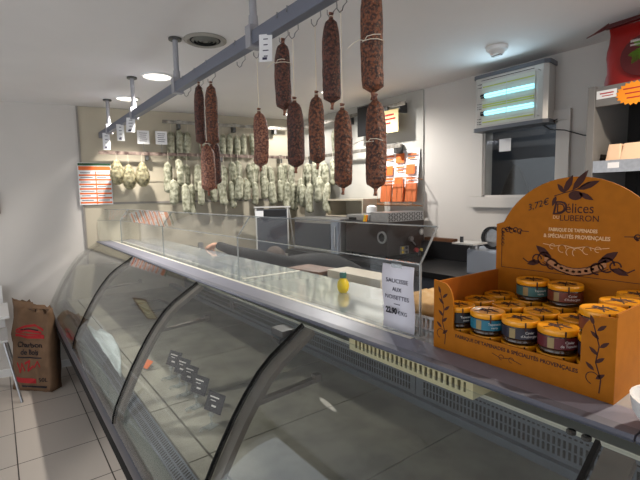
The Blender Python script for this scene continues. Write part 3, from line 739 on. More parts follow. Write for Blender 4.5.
for y in [j for j in joints[1:-1]] + [4.64]:
    ri, ro = offs(gp[:-1], .012), offs(gp[:-1], .030)
    cb(MB().extrude(ri + ro[::-1], y - .052, y - .008), 'curved_rib', M['ribsteel'], True)
    if y < 4: 
        a = MB().obox(Matrix.Translation((.69, y - .03, 1.0)) @ Matrix.Rotation(-.06, 4, 'Y'), .24, .022, .014); a.box(.785, .81, y - .042, y - .018, .998, 1.022)
        cb(a, 'support_arm', M['ribsteel'], bevel=.002)
mb = MB().box(.70, .75, 1.15, 1.22, 1.150, 1.172); mb.tube([(.70, 1.16, 1.15), (.695, 1.16, 1.135), (.70, 1.21, 1.135)], .006, 6); cb(mb, 'glass_latch', M['darksteel'])
mb = MB().tube([(.79, .30, 1.176), (.79, .30, 1.170)], .008, 10); mb.tube([(.79, .325, 1.176), (.79, .325, 1.170)], .008, 10); cb(mb, 'shelf_screw', M['rubber'])

# ------------------------------------------------------------------ acrylic sneeze guards on the counter
GX = .93
def guard(a, b, label):
    t = thing('sneeze_guard', label, 'sneeze guard', (GX, (a + b) / 2, 1.2), 0, 'clear guards along the counter top'); o = t.location.copy()
    ob = b if b != YE else wallY(GX) - .02
    MB().box(GX, GX + .005, a, ob, 1.2005, 1.405).build('upright_pane', M['acryl'], t, off=o)
    MB().extrude([(GX, 1.4055), (GX + .004, 1.4052), (GX + .075, 1.503), (GX + .071, 1.506)], a, ob).build('slanted_pane', M['acryl'], t, off=o)
    mb = MB().box(GX - .001, GX + .006, a, a + .003, 1.2005, 1.405)
    mb.extrude([(GX - .001, 1.405), (GX + .005, 1.405), (GX + .077, 1.503), (GX + .070, 1.507)], a, a + .003)
    mb.box(GX - .001, GX + .006, a, ob, 1.4035, 1.4062); mb.extrude([(GX + .069, 1.5045), (GX + .076, 1.502), (GX + .077, 1.5045), (GX + .070, 1.5075)], a, ob)
    mb.build('polished_edge', M['edge'], t, off=o)
    return t
guard(.787, 1.918, 'nearest clear acrylic guard, carrying the paper price sign')
guard(1.922, 3.098, 'middle clear acrylic guard in front of the bent-over person')
guard(3.102, 4.368, 'far clear acrylic guard in front of the netted sausages')
tg = guard(4.372, 4.655, 'short angled acrylic guard section against the back wall')
for ch in tg.children:                 # this end piece turns in towards the shelf edge
    for v in ch.data.vertices: v.co.x -= .145 * (v.co.y + (4.655 - 4.372) / 2) / (4.655 - 4.372)
# price sign on the guard
t = thing('price_sign', 'white paper sign for hazelnut sausage taped to the acrylic guard', 'sign', (GX - .003, .862, 1.30))
rs = []
mb = MB()
for k in range(9):
    z = -.098 + .193 * k / 8; c = .004 * math.sin(k * .8)
    rs.append([(c - .0006, .0625, z), (c - .0018 , 0, z), (c - .0006, -.0605, z), (c, -.0605, z), (c - .0008, 0, z), (c, .0625, z)])
for r in rs:
    for i, p in enumerate(r): r[i] = (p[0] - .005, p[1], p[2])
MB().rings(rs).build('paper', M['paper'], t, 'all')
def sgn(body, size, z, w, bold=.0, mat='violet'): put_text(body, size, (-.0115, .0, z), U, V, M[mat], t, width=w, bold=bold)
sgn('SAUCISSE', .017, .048, .086); sgn('AUX', .017, .023, .036); sgn('NOISETTES', .017, -.001, .092)
f = Flat((-.0112, 0, 0), U, V); f.rect(-.012, .012, -.021, -.019); f.build('rule', [M['violet']], t)
put_text('22.90', .024, (-.0115, .022, -.042), U, V, M['ink'], t, width=.045, bold=.0012); put_text('€/KG', .016, (-.0115, -.022, -.045), U, V, M['violet'], t, width=.034)
MB().box(-.0125, -.0118, -.02, .02, .088, .10).build('tape', M['clear'], t)

# ------------------------------------------------------------------ things inside the case
# draped white film over the front edge
mb = MB(); rows = []
for i in range(13):
    s = i / 12; y = 3.30 - .95 * s; w = .17 * math.sin(PI * (s * .8 + .2)) ** .7 * (1 - .25 * s) + .02
    r = []
    for j in range(9):
        q = j / 8; x = .445 + w * q * .75 * (1 - .4 * s); z = .685 + .015 * (1 - q) + .035 * math.exp(-((q - .1) / .25) ** 2) * (1 - s) + .012 * math.sin(i * .9 + j * .7) ** 2
        r.append((x, y + .015 * math.sin(j * 1.3 + i), z))
    rows.append(r)
a = [[mb.v(p) for p in r] for r in rows]; b = [[mb.v((p[0], p[1], p[2] + .003)) for p in r] for r in rows]
for i in range(12):
    for j in range(8):
        mb.face([a[i][j], a[i][j + 1], a[i + 1][j + 1], a[i + 1][j]]); mb.face([b[i][j], b[i + 1][j], b[i + 1][j + 1], b[i][j + 1]])
for i in range(12): mb.face([a[i][0], a[i + 1][0], b[i + 1][0], b[i][0]]); mb.face([a[i][8], b[i][8], b[i + 1][8], a[i + 1][8]])
for j in range(8): mb.face([a[0][j], b[0][j], b[0][j + 1], a[0][j + 1]]); mb.face([a[12][j], a[12][j + 1], b[12][j + 1], b[12][j]])
tag(mb.build('plastic_film', M['sheet'], None, 'all', off=(.5, 2.8, .68)), 'crumpled sheet of white film lying at the far front of the case', 'plastic sheet').location = (.5, 2.8, .68)
# price tags on clear clip stands
for i, (x, y) in enumerate(((.665, 2.20), (.665, 2.075), (.66, 1.96), (.65, 1.81), (.635, 1.61))):
    lb = ['first and farthest', 'second', 'third', 'fourth', 'fifth and nearest'][i]
    t = thing('price_tag', f'black price tag on a clear stand inside the case, {lb} of five', 'price tag', (x, y, .681), .3, 'black price tags in the case')
    MB().box(-.03, .02, -.02, .02, 0, .004).build('foot', M['clear'], t)
    mb = MB().box(-.004, .0, -.004, .004, .004, .05); mb.box(-.008, .004, -.012, .012, .045, .06); mb.tube([(-.03, 0, .006), (-.05, .0, .012), (-.06, 0, .004)], .006, 8); mb.build('clip_stand', M['clear'], t)
    mt = Matrix.Translation((.02, 0, .092)) @ Matrix.Rotation(.45, 4, 'Y')
    MB().obox(mt, .0016, .10, .076).build('card', M['ink'], t)
    f = Flat(mt @ Vector((-.001, 0, 0)), U, mt.to_3x3() @ V); f.rect(-.034, .02, .016, .021); f.rect(-.026, .005, .004, .007); f.rect(-.012, .014, -.018, -.011); f.build('print', [M['lwhite']], t)
t = thing('price_tag', 'small orange price tag lying in the case beside the far black tag', 'price tag', (.60, 2.42, .681), .3)
MB().obox(Matrix.Translation((0, 0, .02)) @ Matrix.Rotation(.9, 4, 'Y'), .0016, .07, .05).build('card', M['orange'], t); MB().box(.0, .03, -.02, .02, 0, .003).build('foot', M['clear'], t)
t = thing('label_frame', 'square steel label frame lying on the case floor between the ribs', 'frame', (1.03, 3.78, .681), .1)
mb = MB(); mb.box(-.13, .13, -.2, -.16, 0, .012).box(-.13, .13, .16, .2, 0, .012).box(-.13, -.095, -.16, .16, 0, .012).box(.095, .13, -.16, .16, 0, .012); mb.build('border', M['darksteel'], t)
MB().box(-.095, .095, -.16, .16, 0, .004).build('plate', M['steel'], t)
# cream crate hanging over the rear ledge
t = thing('plastic_crate', 'cream slotted plastic basket on the rear ledge under the shelf', 'basket', (1.42, 1.23, .8505)); o = t.location.copy()
y0, y1, x0, x1, z0, z1 = .885, 1.57, 1.335, 1.50, .8505, .925
MB().box(x0, x1, y0, y1, z0, z0 + .008).build('floor_panel', M['cream'], t, off=o)
mb = MB()
for x in (x0, x1 - .006):
    mb.box(x, x + .006, y0, y1, z0 + .008, z0 + .018).box(x, x + .006, y0, y1, z1 - .018, z1)
    for k in range(24):
        y = y0 + .04 + k * .0262; mb.box(x, x + .006, y, y + .012, z0 + .018, z1 - .018)
    mb.box(x, x + .006, y0, y0 + .03, z0 + .018, z1 - .018).box(x, x + .006, y1 - .03, y1, z0 + .018, z1 - .018)
mb.build('slotted_side', M['cream'], t, off=o)
MB().box(x0 + .006, x1 - .006, y0, y0 + .006, z0 + .008, z1).build('end_side', M['cream'], t, off=o); MB().box(x0 + .006, x1 - .006, y1 - .006, y1, z0 + .008, z1).build('end_side', M['cream'], t, off=o)
t = thing('red_crate', 'red slotted crate in the nearest bay of the case, bottom right corner', 'crate', (1.47, -.12, .8505)); o = t.location.copy()
MB().box(1.405, 1.55, -.5, .18, .8505, .858).build('floor_panel', M['nozzle'], t, off=o)
mb = MB()
for k in range(30): y = -.5 + k * .023; mb.box(1.405, 1.411, y, y + .014, .858, .95)
mb.box(1.405, 1.411, -.5, .18, .945, .96).box(1.544, 1.55, -.5, .18, .858, .96).box(1.411, 1.544, .174, .18, .858, .96).box(1.411, 1.544, -.5, -.494, .858, .96); mb.build('slotted_side', M['nozzle'], t, off=o)

# ------------------------------------------------------------------ goods on the counter top
t = thing('bread_basket', 'small white slotted basket behind the guard left of the jar box', 'basket', (1.10, .87, 1.2005)); o = t.location.copy()
MB().box(.99, 1.22, .76, .99, 1.2005, 1.206).build('floor_panel', M['white'], t, off=o)
mb = MB()
for k in range(14):
    q = .99 + k * .0167; mb.box(q, q + .008, .757, .761, 1.2005, 1.235).box(q, q + .008, .987, .991, 1.2005, 1.235)
    q = .76 + k * .0167; mb.box(.988, .992, q, q + .008, 1.2005, 1.235).box(1.218, 1.222, q, q + .008, 1.2005, 1.235)
mb.box(.986, 1.224, .755, .763, 1.235, 1.241).box(.986, 1.224, .985, .993, 1.235, 1.241).box(.986, .994, .763, .985, 1.235, 1.241).box(1.216, 1.224, .763, .985, 1.235, 1.241)
mb.build('slotted_side', M['white'], t, off=o)
rs = []
for k in range(13):
    s = k / 12; w = max(.12, math.sin(PI * (s * .94 + .03)) ** .5)
    rs.append([(-.095 + .19 * s, .085 * w * math.cos(a * PI / 8) * (1 + .03 * math.sin(k * 2)), (.042 * w * math.sin(a * PI / 8)) * (1.05 if math.sin(a) > 0 else .8) + .04 + .006 * math.sin(k * 3 + a)) for a in range(16)])
t = tag(MB().rings(rs).build('bread_loaf', M['bread'], None, 'all'), 'pale crusty bread loaf in the basket left of the jar box', 'bread'); t.location = (1.10, .873, 1.208)
t = thing('white_bowl', 'white round dish on the shelf end cut by the right edge of the photo', 'bowl', (.862, .190, 1.2025))
MB().lathe([(.03, 0), (.05, .004), (.066, .03), (.07, .055), (.066, .055), (.06, .03), (.045, .01), (.001, .008)], n=28).build('bowl', M['white'], t, True)

# cardboard display box
BX0, BX1, BY0, BY1, BZ = .895, 1.19, .297, .712, 1.2005
t = thing('jar_display_box', 'orange cardboard display box with arched printed back holding tapenade jars', 'display box', ((BX0 + BX1) / 2, (BY0 + BY1) / 2, BZ)); BOX = t; o = t.location.copy()
th = .004
MB().box(BX0, BX1, BY0, BY1, BZ, BZ + .004).build('base', M['kraft'], t, off=o)
def arcp(cx, cy, rx, ry, a0, a1, n=8): return [(cx + rx * math.cos(a0 + (a1 - a0) * i / n), cy + ry * math.sin(a0 + (a1 - a0) * i / n)) for i in range(n + 1)]
W = BY1 - BY0
fl = [(0, .004), (W, .004), (W, .165)] + [(W - .028, .163)] + arcp(W - .028, .118, .032, .042, PI / 2, PI, 6) + [(W - .06, .066)] + arcp(W - .068, .066, .008, .008, 0, -PI / 2, 3) + \
     arcp(.068, .066, .008, .008, -PI / 2, -PI, 3) + [(.06, .118)] + arcp(.028, .122, .032, .052, 0, PI / 2, 6) + [(0, .178)]
fp = MB().prism(fl, (BX0, BY1, BZ), U, V, th).build('front_panel', M['kraft'], t, off=o)
sl = [(0, .004), (BX1 - BX0 - th * 2, .004), (BX1 - BX0 - th * 2, .172), (0, .172)]
for y, uu, nm in ((BY1, (-1, 0, 0), 'side_panel'), (BY0, (1, 0, 0), 'side_panel')):
    org = (BX1 - th, y, BZ) if uu[0] < 0 else (BX0 + th, y, BZ)
    MB().prism(sl, org, uu, V, th).build(nm, [M['kraft']], t, off=o)
MB().box(BX0 + th * 1.2, BX1 - th * 1.2, BY1 - th - .001, BY1 - th - .0002, BZ + .004, BZ + .171).build('inner_lining', M['kraftin'], t, off=o)
bw = W + .012
bp = [(0, 0), (bw, 0), (bw, .305), (bw - .022, .312)] + [(bw / 2 + .209 * math.cos(a), .312 - .0865 + .209 * math.sin(a)) for a in [.427 + (PI - .854) * i / 22 for i in range(1, 22)]] + [(.022, .312), (0, .305)]
bp = [(x, z) for x, z in bp]
bk = MB().prism(bp, (BX1, BY1 + .006, BZ), U, V, th).build('back_panel', M['kraft'], t, off=o)
# prints: everything relative to the box empty
xb = BX1 - .0004 - o.x
def B(y, z): return (xb, y - o.y, z - o.z)
put_text('Délices', .036, B(.503, 1.553), U, V, M['brown'], bk, width=.088); put_text('D', .052, B(.542, 1.553), U, V, M['brown'], bk, shear=.2)
put_text('LUBERON', .022, B(.492, 1.528), U, V, M['brown'], bk, width=.092); put_text('DU', .012, B(.548, 1.530), U, V, M['pale'], bk)
put_text('FABRIQUE DE TAPENADES', .0125, B(.507, 1.497), U, V, M['pale'], bk, width=.118, bold=.0004)
put_text('& SPÉCIALITÉS PROVENÇALES', .0135, B(.499, 1.480), U, V, M['pale'], bk, width=.16, bold=.0004)
put_text('3,72€', .024, B(.598, 1.562), U, V, M['ink'], bk, width=.062, rot=.32, shear=.3)
f = Flat(B(.51, 1.598), U, V)
f.line([(-.045, -.012), (-.02, -.004), (.01, .004), (.04, .022)], .0022)
f.leaf(-.02, -.004, .05, .016, 1.15); f.leaf(.0, .002, .062, .017, .95); f.leaf(.012, .004, .055, .016, .38); f.leaf(-.02, -.004, .03, .011, 2.2); f.leaf(.015, -.004, .04, .013, -.5); f.leaf(-.04, -.012, .028, .01, -1.9)
f.poly([(.008 + .017 * math.cos(a * PI / 8), -.011 + .012 * math.sin(a * PI / 8)) for a in range(16)]); f.build('olive_branch', [M['brown']], bk)
f = Flat(B(.50, 1.452), U, V)
f.line([(-.08, .006), (-.05, .001), (-.03, .006), (0, .0), (.03, .006), (.05, .001), (.08, .006)], .0015)
for s in (-1, 1): f.arc(s * .03, -.004, .01, 0, 5, .0014); f.arc(s * .008, -.012, .012, .5, 4, .0014); f.arc(s * .055, .0, .007, 0, 5, .0012)
f.build('scroll_ornament', [M['pale']], bk)
f = Flat(B(.50, 1.408), U, V)
top = [(-.075 + .15 * k / 10, .012 - .03 * math.sin(PI * k / 10)) for k in range(11)]
f.poly([(x, y + .008) for x, y in top] + [(x, y - .009) for x, y in top[::-1]], 1)
for s in (-1, 1):
    f.leaf(s * .06, .012, .05, .02, PI / 2 - s * .9); f.arc(s * .075, .008, .018, 0, 5.4, .004); f.arc(s * .055, -.004, .014, 0, 5, .004); f.arc(s * .095, .006, .012, 0, 4.5, .0035); f.leaf(s * .085, .0, .04, .014, -.3 if s > 0 else PI + .3)
    f.line([(s * .10, .004), (s * .12, -.006), (s * .135, .004)], .003); f.line([(s * .075, .018), (s * .03, -.006)], .002); f.line([(s * .08, -.002), (s * .04, -.02), (0, -.028)], .0022)
[f.rect(x - .004, x + .004, y - .003, y + .003) for x, y in top[2:-2]]; f.line([(x, y + .009) for x, y in top], .0016); f.line([(x, y - .010) for x, y in top], .0016)
f.build('ribbon_ornament', [M['brown'], M['ribbon']], bk)
f = Flat(B(.505, 1.205), U, V)
f.line([(-.195, .285), (-.195, .175), (.195, .175), (.195, .285)], .0014)
for s in (-1, 1):
    for k in range(5): f.arc(s * (.19 - k * .012), .283 + .003 * (k % 2), .0065, 0, 5.2, .0028); f.leaf(s * (.188 - k * .012), .285, .012, .005, 1.2 * k)
    for k in range(4): f.arc(s * .192, .276 - k * .011, .004, 0, 5.2, .0024)
    f.line([(s * .14, .284), (s * .115, .283)], .002)
f.build('corner_ornament', [M['brown']], bk)
xf_ = BX0 + .0002 - o.x
def Fp(y, z): return (xf_, y - o.y, z - o.z)
put_text('FABRIQUE DE TAPENADES & SPÉCIALITÉS PROVENÇALES', .0115, Fp(.503, 1.245), U, V, M['brown'], fp, width=.285, bold=.0003)
f = Flat(Fp(.51, 1.226), U, V); f.line([(-.035, .004), (-.015, -.002), (.01, .003), (.035, -.003)], .0014)
f.arc(-.012, .0, .006, 0, 5, .0012); f.arc(.012, .0, .006, 0, 5, .0012); f.build('scroll_ornament', [M['brown']], fp)
for yc, lo_, hi in ((.683, 1.215, 1.345), (.328, 1.214, 1.345)):
    f = Flat(Fp(yc, lo_), U, V); h = hi - lo_
    st = [(.006, 0), (.008, h * .2), (-.002, h * .45), (.003, h * .7), (-.008, h)]
    f.line(st, .0022)
    for k in range(7):
        s = .2 + k * .12; x = .004 * math.cos(s * 9); f.leaf(x, h * s, .021, .0075, PI / 2 + (.85 if k % 2 else -.85))
    f.leaf(-.008, h, .02, .007, 1.9); f.arc(-.006, h * .2, .012, .5, 4.5, .0018); f.build('olive_twig', [M['brown']], fp)

# jars
JR, JH = .0405, .0545
def bent_label(mb, r, z0, z1, a0, a1, th=.0006, n=14):
    rs = []
    for i in range(n + 1):
        a = a0 + (a1 - a0) * i / n; c, s = math.cos(a), math.sin(a)
        rs.append([((r) * c, r * s, z0), ((r + th) * c, (r + th) * s, z0), ((r + th) * c, (r + th) * s, z1), (r * c, r * s, z1)])
    return mb.rings(rs)
FA = PI + .72          # labels look towards the customer
def make_jar(col, words):
    t = thing('tapenade_jar', 'x', 'jar', (0, 0, 0), 0, 'jars in the orange display box')
    MB().lathe([(JR * .8, 0), (JR * .93, .002), (JR * .95, .006), (JR * .9, .010), (JR * .96, .014), (JR * .96, .037), (JR * .9, .042)], n=28).build('glass_body', M['jarglass'], t, True)
    lab = bent_label(MB(), JR * .965, .0135, .0375, FA - 2.2, FA + 2.2, n=26).build('paper_label', M[col], t, True)
    bent_label(MB(), JR * .965 + .0007, .0145, .0365, FA - .85, FA - .52, n=6).build('roundel', M['gold'], lab, True)
    def f(z0, y0=0): return lambda a, b, c: Vector(((JR * .965 + .0010 + c) * math.cos(FA + .25 + a / JR), (JR * .965 + .0010 + c) * math.sin(FA + .25 + a / JR), z0 + b))
    for z0, wd in zip((.029, .0205), words): put_text(wd, .008, (0, 0, 0), U, V, M['lwhite'], lab, f=f(z0))
    ld = MB().lathe([(JR * .98, .0405), (JR * 1.0, .0415), (JR * 1.0, .0515), (JR * .97, .0535), (JR * .9, .0538), (JR * .86, .053), (.001, .053)], n=32).build('lid', M['lid'], t, True)
    fl_ = Flat((0, 0, .0531), (math.sin(.72), -math.cos(.72), 0), (math.cos(.72), math.sin(.72), 0), .0006)
    fl_.line([(-.032, -.008), (-.008, .0), (.026, .009)], .003); fl_.line([(-.006, -.03), (.0, .0), (.008, .028)], .0022); fl_.leaf(-.006, 0, .026, .010, .6); fl_.leaf(-.012, 0, .024, .009, -.7); fl_.leaf(.0, .002, .024, .009, 2.1); fl_.leaf(.008, .003, .024, .009, -.9); fl_.disc(-.013, .007, .005)
    fl_.build('lid_print', [M['brown']], ld)
    MB().box(-.0016, .0016, -JR * 1.02, -JR * .985, .032, .052).build('seal_strip', M['brown'], ld).rotation_euler = (0, 0, FA + PI / 2)
    return t
kinds = {'black': ('lblack', ('Tapenade', 'noire')), 'teal': ('lteal', ('Tapenade', 'verte')), 'navy': ('lnavy', ('Caviar', "d'Aubergine")), 'wine': ('lred', ('Caviar', 'de Tomates')), 'rust': ('lrust', ('Caviar', "d'Aubergine")), 'sage': ('lsage', ('Tapenade', 'verte'))}
JP = {k: [make_jar(*v), 0] for k, v in kinds.items()}
cols = [.672, .589, .506, .423, .340]; rws = [.945, 1.040, 1.135]
rown = ['front row', 'middle row', 'back row']; coln = ['leftmost', 'second from the left', 'third from the left', 'fourth from the left', 'rightmost']
lay = ['bottom layer', 'second layer', 'top layer']
paint = {(1, 0, 0): 'black', (1, 0, 1): 'teal', (1, 0, 2): 'navy', (1, 0, 3): 'wine', (2, 2, 1): 'sage', (2, 2, 2): 'rust', (2, 0, 4): 'rust', (2, 1, 4): 'wine', (2, 2, 4): 'teal'}
seq = ['navy', 'black', 'wine', 'rust', 'black']
for L in range(3):
    for r in range(3):
        for c in range(5):
            if L == 2 and (L, r, c) not in paint: continue
            k = paint.get((L, r, c), seq[(r * 2 + c + L) % 5])
            x = rws[r] + .0; y = cols[c]
            if L == 2 and r == 2 and c < 4: y -= .012; x += .0
            lb = f'{k}-labelled jar in the {lay[L]}, {rown[r]}, {coln[c]}'
            p = (x, y, BZ + .0045 + L * JH)
            if not JP[k][1]: JP[k][1] = 1; JP[k][0].location = p; JP[k][0]['label'] = lb
            else: dup(JP[k][0], p, random.uniform(-.15, .15), lb)

# ------------------------------------------------------------------ work area behind the counter
t = thing('back_worktop', 'dark steel worktop along the beige back wall', 'worktop', (2.2, 4.2, 0)); o = t.location.copy()
mb = MB(); 
def wl(x0, x1, d, z0, z1, mb):
    P = [on_wall(x0, .03, 0), on_wall(x1, .03, 0), on_wall(x1, d, 0), on_wall(x0, d, 0)]
    yprism(mb, [(p.x, p.y) for p in P], z0, z1); return mb
wl(1.75, 2.955, .50, .93, .965, MB()).build('top', M['steel'], t, off=o); wl(1.77, 2.94, .46, .0, .929, MB()).build('cabinet', M['slate'], t, off=o)
t = thing('side_worktop', 'black worktop with upstand along the right wall', 'worktop', (2.66, 2.6, 0)); o = t.location.copy()
MB().box(2.35, 2.97, 1.15, 3.76, 1.02, 1.06).build('top', M['black'], t, off=o); MB().box(2.38, 2.97, 1.17, 3.75, .0, 1.019).build('cabinet', M['slate'], t, off=o)
MB().box(2.90, 2.974, 1.15, 2.445, 1.0605, 1.205).build('upstand', M['black'], t, off=o)
t = tag(MB().box(2.905, 2.968, 2.13, 2.42, .145, .17).build('wooden_block', M['wood']), 'small brown wooden strip on the black upstand right of the machine', 'block'); t.location = (0, 0, 1.0605)
# dark machine with treadplate top and dials
t = thing('dark_machine', 'dark-fronted machine with round dials and metal tread top on the side worktop', 'kitchen machine', (2.7, 2.5, 1.06)); o = t.location.copy()
MB().box(2.50, 2.94, 2.45, 2.97, 1.10, 1.375).build('body', M['offblack'], t, off=o, bevel=.006)
MB().box(2.51, 2.94, 2.46, 2.66, 1.376, 1.452).build('tread_top', M['steel'], t, off=o)
mb = MB()
for i in range(14):
    for j in range(4):
        x, z = 2.53 + i * .03, 1.388 + j * .016
        mb.obox(Matrix.Translation((x, 2.459, z)) @ Matrix.Rotation(.7 if (i + j) % 2 else -.7, 4, 'Y'), .022, .003, .006)
mb.build('tread_rib', M['darksteel'], t, off=o)
MB().box(2.505, 2.94, 2.67, 2.965, 1.376, 1.43).build('control_head', M['steel'], t, off=o, bevel=.01)
MB().box(2.503, 2.506, 2.83, 2.93, 1.383, 1.405).build('black_switches', M['black'], t, off=o)
MB().obox(Matrix.Translation((2.502, 2.70, 1.40)) @ Matrix.Rotation(.25, 4, 'X'), .003, .024, .062).build('orange_stripe', M['star'], t, off=o); MB().obox(Matrix.Translation((2.502, 2.725, 1.40)) @ Matrix.Rotation(.25, 4, 'X'), .003, .02, .06).build('yellow_stripe', M['yel'], t, off=o)
def xdial(r0, r1, x, y, z, d, name, mat, n=28):
    mb = MB(); ring = []
    P = [(r0, 0), (r0, d), (r1, d), (r1, 0)] if r0 > 0 else [(.0005, d), (r1, d), (r1, 0), (.0005, 0)]
    rs = [[(x - dd, y + r * math.cos(2 * PI * i / n), z + r * math.sin(2 * PI * i / n)) for i in range(n)] for r, dd in P]
    mb.rings(rs, caps=r0 <= 0); return mb.build(name, M[mat], t, True, off=o)
xdial(.036, .05, 2.50, 2.51, 1.25, .012, 'dial_ring', 'steel'); xdial(0, .036, 2.50, 2.51, 1.25, .004, 'dial_glass', 'black')
def ydial(r0, r1, x, y, z, d, name, mat, n=24):
    mb = MB(); P = [(r0, 0), (r0, d), (r1, d), (r1, 0)] if r0 > 0 else [(.0005, d), (r1, d), (r1, 0), (.0005, 0)]
    mb.rings([[(x + r * math.cos(2 * PI * i / n), y - dd, z + r * math.sin(2 * PI * i / n)) for i in range(n)] for r, dd in P], caps=r0 <= 0); return mb.build(name, M[mat], t, True, off=o)
ydial(0, .022, 2.765, 2.45, 1.225, .02, 'knob', 'steel'); MB().tube([(2.77, 2.436, 1.21), (2.81, 2.43, 1.17)], .006, 8).build('lever', M['steel'], t, off=o)
ydial(.018, .028, 2.905, 2.45, 1.275, .008, 'gauge_ring', 'steel'); ydial(0, .018, 2.905, 2.45, 1.275, .004, 'gauge_face', 'white')
MB().box(2.64, 2.74, 2.443, 2.45, 1.105, 1.17).build('button_plate', M['steel'], t, off=o)
for x, z in ((2.665, 1.155), (2.71, 1.155), (2.665, 1.12), (2.71, 1.12)): ydial(0, .011, x, 2.443, z, .006, 'button', 'yel' if x < 2.7 else 'slate')
ydial(0, .02, 2.83, 2.45, 1.125, .02, 'red_knob', 'nozzle'); ydial(0, .014, 2.90, 2.45, 1.12, .02, 'yellow_knob', 'yel')
for y in (2.48, 2.90): MB().box(2.53, 2.9, y, y + .03, 1.0605, 1.10).build('foot', M['rubber'], t, off=o)
t = tag(MB().lathe([(.04, 0), (.05, .01), (.045, .06), (.02, .075), (.001, .076)], n=20).build('dome_cover', M['white'], None, True), 'small white rounded cover standing on top of the dark machine', 'cover'); t.location = (2.66, 2.80, 1.431)
t = thing('steel_oven', 'dark glass fronted steel oven left of the dark machine', 'oven', (2.7, 3.55, 1.06)); o = t.location.copy()
MB().box(2.46, 2.94, 3.0, 3.74, 1.0605, 1.385).build('body', M['steel'], t, off=o, bevel=.006)
MB().box(2.452, 2.4605, 3.14, 3.72, 1.10, 1.335).build('door_glass', M['slate'], t, off=o); MB().box(2.44, 2.46, 3.01, 3.11, 1.07, 1.375).build('door_post', M['greyplastic'], t, off=o)
MB().tube([(2.435, 3.04, 1.12), (2.425, 3.04, 1.14), (2.425, 3.04, 1.3), (2.435, 3.04, 1.32)], .008, 8).build('handle', M['steel'], t, True, off=o)
t = thing('cubby_shelf', 'open beige wall cubby behind the dark machine', 'shelf', (2.85, 3.1, 1.56)); o = t.location.copy()
MB().box(2.70, 2.975, 2.96, 3.52, 1.545, 1.56).build('top_board', M['panel'], t, off=o); MB().box(2.70, 2.975, 3.505, 3.52, 1.39, 1.545).build('side_board', M['panel'], t, off=o); MB().box(2.70, 2.975, 2.96, 2.975, 1.39, 1.545).build('side_board', M['panel'], t, off=o); MB().box(2.955, 2.975, 2.975, 3.505, 1.40, 1.545).build('rear_board', M['panel'], t, off=o); MB().box(2.70, 2.975, 2.975, 3.505, 1.39, 1.40).build('lower_board', M['panel'], t, off=o)
# slate board on an easel
t = thing('easel_board', 'dark grey board in a pale frame with slanted rear leg on the back worktop', 'board', (2.36, 4.02, .966), -.5)
MB().box(-.16, .16, -.012, .0, .03, .50).build('panel', M['slate'], t); MB().box(-.12, .15, -.0135, -.012, .42, .49).build('dark_strip', M['black'], t)
mb = MB().box(-.175, -.16, -.014, .004, 0, .52).box(.16, .175, -.014, .004, 0, .52).box(-.19, .20, -.02, .01, .515, .53).box(-.16, .16, -.014, .004, .015, .03); mb.build('frame', M['silver'], t)
MB().tube([(.18, .0, .51), (.25, .12, .0)], .008, 8).build('rear_leg', M['silver'], t); MB().tube([(-.18, .0, .51), (-.12, .16, .0)], .008, 8).build('rear_leg', M['silver'], t)
MB().box(-.175, -.09, -.018, -.0145, .415, .485).build('white_tag', M['card'], t)
# objects on the rear ledge of the counter
t = tag(MB().box(-.08, .08, -.13, .13, 0, .022).build('chopping_board', M['wood'], None, bevel=.004), 'brown wooden chopping board behind the counter, in front of the easel board', 'chopping board')
t.location = (1.42, 1.98, 1.17); t.rotation_euler = (.0, 0, .1)
t = tag(MB().box(-.09, .09, -.1, .1, 0, .069).build('board_riser', M['darksteel'], None, bevel=.003), 'dark block under the wooden chopping board', 'block'); t.location = (1.42, 2.02, 1.1005)
t = tag(MB().box(-.07, .07, -.20, .20, 0, .105).build('cardboard_box', M['panel'], None, bevel=.003), 'low beige carton behind the counter top beside the yellow bottle', 'carton'); t.location = (1.47, 1.62, 1.1005)
t = thing('squeeze_bottle', 'small yellow lemon-shaped bottle with green cap behind the guard', 'bottle', (1.125, 1.358, 1.2005))
MB().lathe([(.014, 0), (.021, .008), (.025, .026), (.022, .045), (.013, .058), (.009, .062)], n=20).build('body', M['yellow'], t, True); MB().lathe([(.014, .061), (.015, .078), (.012, .084)], n=16).build('cap', M['teal'], t, True)
# slicer
t = thing('meat_slicer', 'grey slicing machine with round blade on the black side worktop', 'slicer', (2.62, 1.60, 1.0605)); o = t.location.copy()
mb = MB(); yprism(mb, [(2.50, 1.42), (2.50, 1.72), (2.58, 1.76), (2.78, 1.76), (2.78, 1.42)], 1.0605, 1.225); mb.build('body', M['greyplastic'], t, off=o, bevel=.012)
xdial(.06, .075, 2.62, 1.60, 1.30, .03, 'blade_guard', 'black'); xdial(0, .06, 2.62, 1.60, 1.30, .01, 'blade', 'steel')
MB().box(2.63, 2.70, 1.54, 1.66, 1.225, 1.30).build('blade_mount', M['black'], t, off=o)
MB().box(2.42, 2.58, 1.62, 1.78, 1.262, 1.272).build('carriage', M['silver'], t, off=o); MB().lathe([(.03, .165), (.035, .20)], (2.54, 1.69, 1.0605), 16).build('carriage_post', M['steel'], t, off=o)
MB().tube([(2.47, 1.74, 1.272), (2.47, 1.74, 1.31)], .012, 10).build('handle', M['black'], t, off=o)

